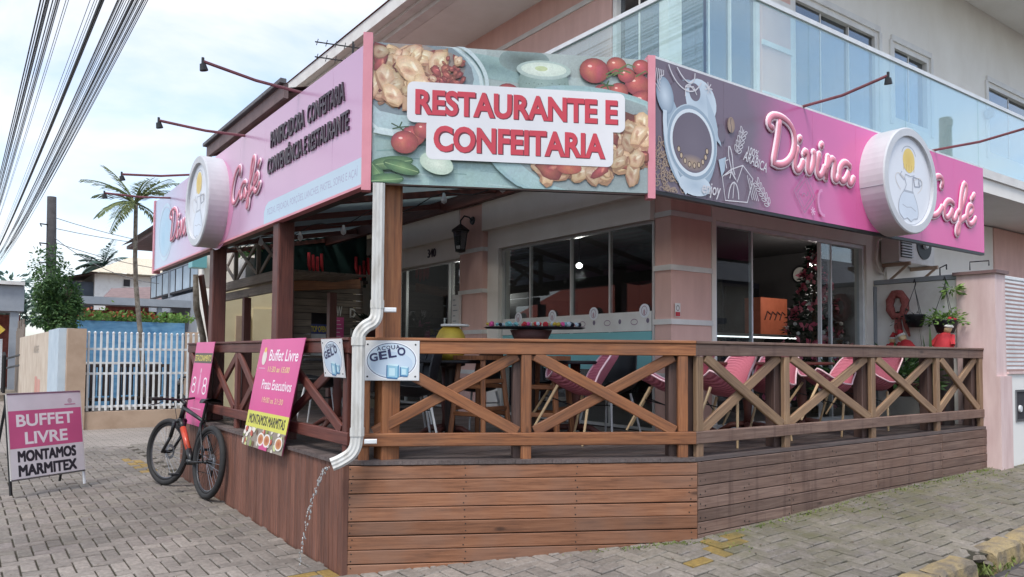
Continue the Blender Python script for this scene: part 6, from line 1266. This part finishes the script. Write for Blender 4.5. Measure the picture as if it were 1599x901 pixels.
for i, (x, y, l) in enumerate([(.5,15.2,'dark wooden chair leftmost behind the white gate'),(1.15,15.4,'dark wooden chair behind the middle of the white gate'),(1.75,15.1,'dark wooden chair behind the right part of the white gate')]):
    t = thing('wooden_chair', l, 'chair', (x,y,.04), 'dark chairs in the courtyard')
    for a in (-.22,.22):
        for b in (-.22,.22): beam('leg', (x+a,y+b,.04), (x+a,y+b,1.35 if b > 0 else .5), .06, .06, 'wood_dark', t, up=(1,0,0))
    box('seat', (x-.26,y-.26,.5), (x+.26,y+.26,.56), 'wood_dark', t)
    for k in range(4): beam('back_slat', (x-.15+k*.1,y+.22,.6), (x-.15+k*.1,y+.22,1.3), .06, .03, 'wood_dark', t, up=(0,1,0))
    beam('back_rail', (x-.25,y+.22,1.33), (x+.25,y+.22,1.33), .05, .08, 'wood_dark', t)
t = thing('courtyard_table', 'white topped dark table in the courtyard behind the gate', 'table', (1.2,16.6,.04)); box('table_top', (.2,16.2,1.35), (2.0,17.0,1.4), 'white_paint', t)
for a in (.3,1.9):
    for b in (16.3,16.9): beam('leg', (a,b,.04), (a,b,1.35), .08, .08, 'wood_dark', t, up=(1,0,0))
t = thing('motor_scooter', 'dark scooter parked behind the right end of the gate', 'scooter', (2.5,15.4,.04))
for x in (2.15,3.2): MB().tube([(x+.2*math.cos(k*.3927),15.4,.27+.2*math.sin(k*.3927)) for k in range(16)], .06, 7, close=True).build('tyre', 'rubber', t, smooth=True)
MB().tube([(2.25,15.4,.6),(2.5,15.4,.35),(2.8,15.4,.42),(3.2,15.4,.65)], [.08,.1,.16,.12], 8).build('body', 'black_metal', t, smooth=True); MB().tube([(2.7,15.4,.78),(2.95,15.4,.82),(3.25,15.4,.84)], [.1,.13,.08], 8).build('seat', 'black_plastic', t, smooth=True); MB().tube([(2.15,15.4,.27),(2.32,15.4,1.0)], [.04,.07], 7).build('front_column', 'black_metal', t); MB().tube([(2.36,15.1,1.05),(2.32,15.4,1.02),(2.36,15.7,1.05)], .025, 6).build('handlebar', 'black_plastic', t); MB().lathe([(0,0),(.08,.02),(.09,.08),(0,.1)], (2.28,15.4,.9), 10, (-1,0,0)).build('headlamp', 'steel', t)
# carport and brick wall
cpt = thing('carport', 'grey steel carport roof on posts beyond the courtyard', 'carport', (2.2,22,0)); box('roof_sheet', (.3,22,3.3), (5.2,25,3.38), 'grey_paint', cpt); box('edge_beam', (.28,21.95,3.18), (5.2,22.0,3.42), 'grey_paint', cpt)
for x in (3.0,4.3): box('post', (x,22.05,0), (x+.14,22.2,3.17), 'grey_paint', cpt)
bw_ = thing('brick_wall', 'red brick wall under the carport with flowering creeper', 'wall', (2.4,24,0)); box('wall_body', (.6,24,0), (4.2,24.2,3.1), 'brick_red', bw_); f = MB(); rnd = random.Random(9)
for k in range(700): f.leaf((rnd.uniform(.5,3.6),20.1+rnd.gauss(0,.15),2.58+abs(rnd.gauss(0,.13))), (rnd.gauss(0,1),rnd.gauss(0,1),.4), (rnd.random(),rnd.random(),.3), .15, .07)
cr_ = thing('creeper', 'flowering green creeper along the top of the blue wall', 'plant', (2,20.1,2.5)); f.build('foliage', 'leaf_bright', cr_); f = MB()
for k in range(90): f.leaf((rnd.uniform(.5,2.6),20.05+rnd.gauss(0,.15),2.68+abs(rnd.gauss(0,.1))), (rnd.gauss(0,1),rnd.gauss(0,1),.4), (rnd.random(),rnd.random(),.3), .12, .09)
f.build('blossom', 'orange_box', cr_)
# far white house
wh_ = thing('house', 'far white house with cream tiled roof and dark end porch', 'house', (4.3,38,0)); box('wall', (3.15,38,0), (9.5,44,5.62), 'white_wall', wh_); box('dark_porch', (2.15,38.3,0), (3.14,43,5.2), 'slate_paint', wh_); box('porch_rail', (2.1,38.1,3.9), (3.14,38.28,4.5), 'interior_dark', wh_)
mb = MB(); mb.face([(2.9,37.4,5.66),(9.8,37.4,5.66),(9.3,41,6.9),(5.2,41,6.9)]); mb.face([(2.9,37.4,5.66),(5.2,41,6.9),(2.9,44.6,5.66)]); mb.face([(2.9,37.4,5.64),(2.9,44.6,5.64),(9.8,44.6,5.64),(9.8,37.4,5.64)]); mb.build('roof', 'tile_cream', wh_)
mb = MB(); mb.face([(1.7,37.5,5.3),(3.3,37.5,5.72),(3.3,43,5.72),(1.7,43,5.3)]); mb.face([(1.7,37.5,5.24),(1.7,43,5.24),(3.3,43,5.66),(3.3,37.5,5.66)]); mb.build('porch_roof', 'brown_fascia', wh_)
w_ = box('window', (4.4,37.96,5.0), (4.8,37.999,5.45), 'white_paint', wh_); box('pane', (4.45,37.94,5.05), (4.75,37.959,5.4), 'interior_dark', w_)
mb = MB(); mb.box((2.2,34,3.6),(6.5,34.2,4.05)); lr = thing('shed_roof', 'low red brown roof in front of the far white house', 'roof', (4,33,3.8)); m2 = MB(); m2.face([(2.4,31,3.75),(7,31,4.1),(7,34.5,5.0),(3.4,34.5,4.65)]); m2.face([(2.4,31,3.7),(3.4,34.5,4.6),(7,34.5,4.95),(7,31,4.05)]); m2.build('covering', 'brown_fascia', lr); box('wall', (2.8,31.6,0), (7,31.8,3.72), 'brick_red', lr)
# grey house with balcony
gh = thing('house', 'grey house with railed balcony right of the near palm', 'house', (4.5,24,0)); box('lower_wall', (4.02,21,0), (9,29,3.7), 'grey_paint', gh); box('upper_wall', (4.5,20.9,3.72), (9,29,5.9), 'slate_paint', gh); box('cream_pier', (3.98,19.4,0), (5.0,20.89,6.6), 'cream', gh)
box('column', (4.0,25.2,3.72), (4.12,25.35,5.9), 'grey_paint', gh); beam('top_rail', (4.05,28.9,4.75), (4.05,21,4.75), .06, .07, 'grey_paint', gh); beam('bottom_rail', (4.05,28.9,3.85), (4.05,21,3.85), .06, .07, 'interior_dark', gh)
for k in range(8): y = 21.1+k*1.1; beam('baluster', (4.05,y,3.88), (4.05,y,4.72), .05, .05, 'interior_dark', gh, up=(1,0,0))
for k in range(7):
    y = 21.2+k*1.1; box('balcony_glass', (4.04,y+.05,3.9), (4.06,y+.95,4.7), 'bluish_wall', gh)
mb = MB(); mb.box((3.2,20.5,5.92),(9.2,29.5,6.05)); mb.build('roof', 'brown_fascia', gh); mb = MB(); mb.face([(3.0,20.4,6.06),(3.0,29.6,6.06),(6,29.6,7.4),(6,20.4,7.4)]); mb.build('roof_slope', 'brown_fascia', gh)
# street furniture far left
lb = thing('gatehouse', 'pale grey flat canopy over a gateway at the far left', 'gateway', (-2,31,0)); box('canopy', (-3.4,30.5,3.25), (-.25,33,4.25), 'grey_paint', lb); box('canopy_lip', (-3.4,30.3,4.28), (-.25,33,4.42), 'white_paint', lb); box('gate_leaf', (-3.4,31,.2), (-.9,31.1,2.15), 'white_metal', lb); box('column', (-.7,30.6,.16), (-.4,31,3.24), 'grey_paint', lb); box('inner_wall', (-3.4,33.2,.1), (-.2,33.4,3.2), 'brick_red', lb)
ds = MB(); ds.tube([(-1.1,30.2,.16),(-1.1,30.2,2.2)], .03, 6); t = thing('warning_sign', 'small yellow diamond warning sign at the far left', 'sign', (-1.1,30.2,.16)); ds.build('post', 'steel', t); MB().prism([(-1.35,30.15,2.5),(-1.1,30.15,2.25),(-.85,30.15,2.5),(-1.1,30.15,2.75)], (0,0,0), (0,.03,0)).build('plate', 'paint_yellow', t)
fp = thing('plank_fence', 'weathered upright plank fence at the end of the beige wall', 'fence', (-.55,26,0))
for k in range(10): y = 25.7+k*.42; beam('board', (-.5,y,0), (-.5,y,2.6+.2*math.sin(k*2)), .36, .05, 'wood_grey', fp, up=(1,0,0))
for z in (1.0,1.35): beam('barrier_bar', (-.6,25.4,z+.2), (-.95,29,z), .06, .06, 'black_metal', fp)
MB().tube([(-.95,27.6,.1),(-.95,27.6,1.5),(-.95,28.2,1.6),(-.95,28.6,1.4),(-.95,28.6,.1)], .05, 7).build('hoop', 'black_metal', fp)
stp = MB().box((-1.2,24.6,.03),(-.66,25.5,.25)); tag(stp.build('step', 'kerb_grey'), 'low stone step beside the far end of the beige wall', 'step')
# trees
def foliage(mb, c, rx, ry, rz, n, ln, w_, rnd, clumps=14):
    cs_ = [(c+Vector((rnd.gauss(0,.5)*rx, rnd.gauss(0,.5)*ry, rnd.gauss(0,.5)*rz)), rnd.uniform(.25,.5)) for _ in range(clumps)]
    for k in range(n):
        cc, r = rnd.choice(cs_); d = Vector((rnd.gauss(0,1),rnd.gauss(0,1),rnd.gauss(0,1))).normalized(); p = cc+Vector((d.x*rx,d.y*ry,d.z*rz))*r*rnd.random()**.4
        mb.leaf(p, d+Vector((0,0,-.4)), (rnd.uniform(-1,1),rnd.uniform(-1,1),1), rnd.uniform(*ln), w_*rnd.uniform(.7,1.3))
tr = thing('street_tree', 'leafy green street tree rising over the beige wall', 'tree', (-.15,18,0)); rnd = random.Random(44); MB().tube([(-.15,18.2,0),(-.12,18.1,1.4),(-.05,18,2.6),(-.05,18,3.4)], [.12,.1,.07,.03], 8).build('trunk', 'trunk', tr, smooth=True)
for k in range(5): a = k*1.3; MB().tube([(-.08,18.05,2.0+.15*k),(-.08+.3*math.cos(a),18.05+.3*math.sin(a),2.5+.2*k)], [.04,.015], 6).build('branch', 'trunk', tr)
f = MB(); foliage(f, Vector((-.2,18,3.05)), .46, .46, .9, 8500, (.06,.12), .055, rnd, 40); f.build('crown', 'leaf_green', tr)
def palm(name, label, base, top, r, nf, fl, m, seed, droop=1.0, leaflets=26, tm='trunk_lichen', lw=.035):
    rnd = random.Random(seed); base, top = Vector(base), Vector(top); t = thing(name, label, 'palm tree', base)
    MB().tube([base.lerp(top, k/8)+Vector((.04*math.sin(k*.9),.03*math.cos(k),0)) for k in range(9)], [r*(1.25-.4*k/8) for k in range(9)], 8).build('trunk', tm, t, smooth=True)
    for k in range(nf):
        a = 2*math.pi*k/nf+rnd.uniform(-.25,.25); el = rnd.uniform(-.05,1.25); L_ = fl*rnd.uniform(.75,1.1); d = Vector((math.cos(a)*math.cos(el),math.sin(a)*math.cos(el),math.sin(el))); P = []; p = top.copy(); v = d.copy()
        for s_ in range(11): P.append(p.copy()); p = p+v*(L_/10); v = (v+Vector((0,0,-.13*droop*(1.4-el*.5)))).normalized()
        mb = MB(); mb.tube(P, [.02*fl*(1-s_/11)+.004 for s_ in range(11)], 4, caps=False)
        for q in range(leaflets):
            u = .12+.88*q/leaflets; i = min(int(u*10), 9); pp = P[i].lerp(P[i+1] if i < 10 else P[i], u*10-i); dd = (P[min(i+1,10)]-P[i]).normalized(); sd_ = dd.cross(Vector((0,0,1))).normalized(); ll = fl*.3*(1-abs(u-.45)*1.1)*rnd.uniform(.8,1.15)
            for g_ in (-1, 1): mb.leaf(pp, dd*.65+sd_*g_*.9+Vector((0,0,-.45*droop*rnd.uniform(.5,1.3))), (0,0,1), ll, lw*fl)
        mb.build('frond', m, t)
    return t
palm('palm_tree', 'slender near palm with drooping fronds behind the white gate', (1.45,15.45,.0), (1.12,15.45,5.35), .055, 17, 1.25, 'leaf_palm', 5, .8)
palm('palm_tree', 'small distant palm above the far white house roof', (6.7,62,0), (6.7,62,8.3), .18, 16, 2.3, 'leaf_far', 8, 1.0, 26, 'trunk', .09)
for i, (x, y, z, s_, l) in enumerate([(-1.8,52,4.8,2.2,'dark distant tree mass behind the far left gateway'),(.6,56,4.9,2.4,'distant tree behind the street tree'),(9.5,60,6.8,2.0,'low distant tree behind the cream tiled roof')]):
    t = thing('distant_tree', l, 'tree', (x,y,0), 'distant trees'); rnd = random.Random(60+i); MB().tube([(x,y,0),(x,y,z)], [.2,.08], 7).build('trunk', 'trunk', t); f = MB(); foliage(f, Vector((x,y,z)), s_, s_, s_*.55, 1300, (.3,.6), .25, rnd, 16); f.build('crown', 'leaf_far', t)
lt_ = thing('leaning_trunk', 'bare crooked trunk leaning beside the far porch post', 'trunk', (.4,7.8,.05)); MB().tube([(1.12,8.2,.05),(1.04,8.1,1.2),(.98,8.0,1.9),(.86,8,2.4),(.82,7.95,2.95)], [.06,.055,.05,.055,.04], 8).build('stem', 'trunk_lichen', lt_, smooth=True); beam('prop', (1.3,8.4,1.3), (.92,8.0,2.95), .06, .1, 'wood_red', lt_)
# utility pole, cables
up1 = thing('utility_pole', 'dark concrete utility pole behind the street tree', 'utility pole', (.45,27.3,0)); MB().tube([(.45,27.3,0),(.3,27.15,7.35)], [.2,.15], 10).build('shaft', 'pole_concrete', up1, smooth=True)
for z in (6.3,5.6,4.9): MB().tube([(.2,27.1,z),(-.05,27.0,z),(.0,27.0,z-.1)], .025, 6).build('bracket', 'cable', up1)
rnd = random.Random(77)
def cable(label, xs, zs, r, m, sag, xe=None, ze=None):
    pts = []
    for k in range(41):
        u = k/40; y = -14+62*u; pts.append((xs+((xe if xe is not None else xs)-xs)*u, y, zs+((ze if ze is not None else zs)-zs)*u-sag*4*u*(1-u)))
    o = MB().tube(pts, r, 5).build('overhead_cable', m); return tag(o, label, 'cable', 'overhead street cables')
lab = 'overhead cable of the street bundle at upper left'
for k in range(15): z = rnd.uniform(6.2,7.1); x = -2.327+(z-1.65)*rnd.uniform(.155,.212)-.0; cable('thin cable in the left strand of the overhead bundle', x, z+.5, rnd.choice([.005,.007,.011]), rnd.choice(['cable','cable','cable_grey']), rnd.uniform(.45,.6))
cable('thick black twisted cable between the two overhead strands', -2.327+4.9*.305, 7.05, .032, 'cable', .5)
for k in range(20): z = rnd.uniform(6.0,7.2); x = -2.327+(z-1.65)*rnd.uniform(.33,.405); cable('thin cable in the right strand of the overhead bundle', x, z+.5, rnd.choice([.005,.007,.012]), rnd.choice(['cable','cable_grey','cable_grey']), rnd.uniform(.45,.62))
for k in range(6): z = rnd.uniform(6.2,7.0); x = -2.327+(z-1.65)*rnd.uniform(.21,.33); cable('single thin cable in the gap between the overhead strands', x, z+.5, .005, 'cable_grey', rnd.uniform(.45,.6))
cable('lone cable at the extreme upper left edge', -2.327+5*.04, 7.0, .008, 'cable', .5)
for i, (z, e) in enumerate(((6.6,(9,34,6.9)),(6.2,(10,30,6.6)),(5.7,(8,33,5.6)),(5.9,(3.6,25,4.2)))):
    a = Vector((.35,27.1,z)); b = Vector(e); o = MB().tube([a.lerp(b, k/12)-Vector((0,0,.35*4*(k/12)*(1-k/12))) for k in range(13)], .012, 4).build('service_wire', 'cable_grey'); tag(o, ['highest','second','third','lowest steeply falling'][i]+' service wire running right from the utility pole', 'cable')
# ---------------------------------------------------------------- across the street, seen mirrored in the glass
oh = thing('house', 'house with orange tiled roof across the left street mirrored in the cafe window', 'house', (-13,16,0)); box('wall', (-20,10,0), (-12,24,3.2), 'cream', oh)
mb = MB(); mb.face([(-11.4,9.4,3.15),(-11.4,24.6,3.15),(-16,24.6,5.3),(-16,9.4,5.3)]); mb.face([(-20.6,9.4,3.15),(-20.6,24.6,3.15),(-16,24.6,5.3),(-16,9.4,5.3)]); mb.face([(-11.9,10,3.2),(-16,10,5.2),(-20,10,3.2)]); mb.build('roof', 'tile_red', oh)
for y in (12,16,20): box('window', (-12.0,y,1.0), (-11.96,y+1.4,2.2), 'interior_dark', oh)
oh2 = thing('house', 'pale house across the right street, enlarged to screen sky from the front window', 'house', (10,-16,0)); box('wall', (12,-20,0), (44,-14,4.6), 'beige_wall', oh2); mb = MB(); mb.face([(11.5,-13.2,4.6),(44.5,-13.2,4.6),(44.5,-17,6.8),(11.5,-17,6.8)]); mb.face([(11.5,-20.6,4.6),(44.5,-20.6,4.6),(44.5,-17,6.8),(11.5,-17,6.8)]); mb.build('roof', 'grey_roof', oh2)  # lengthened and raised to keep bright sky out of the window reflection
for x in (14,18,22,26,30,34,38): box('window', (x,-13.99,1.0), (x+1.8,-13.95,2.4), 'slate_paint', oh2)
for x in (16,24,32): box('awning', (x,-13.98,2.9), (x+5,-12.9,3.1), 'grey_roof', oh2)
op = thing('utility_pole', 'timber crossarm utility pole mirrored in the balcony glass', 'utility pole', (17.6,-5.6,0)); MB().tube([(17.6,-5.6,0),(17.6,-5.6,7.7)], [.2,.14], 10).build('shaft', 'pole_concrete', op); beam('crossarm', (16.5,-5.0,7.25), (18.7,-6.2,7.25), .12, .14, 'pole_concrete', op)
for s_ in (-1, 1): beam('strut', (17.6,-5.6,6.7), (17.6+.7*s_,-5.6-.38*s_,7.2), .05, .05, 'pole_concrete', op)
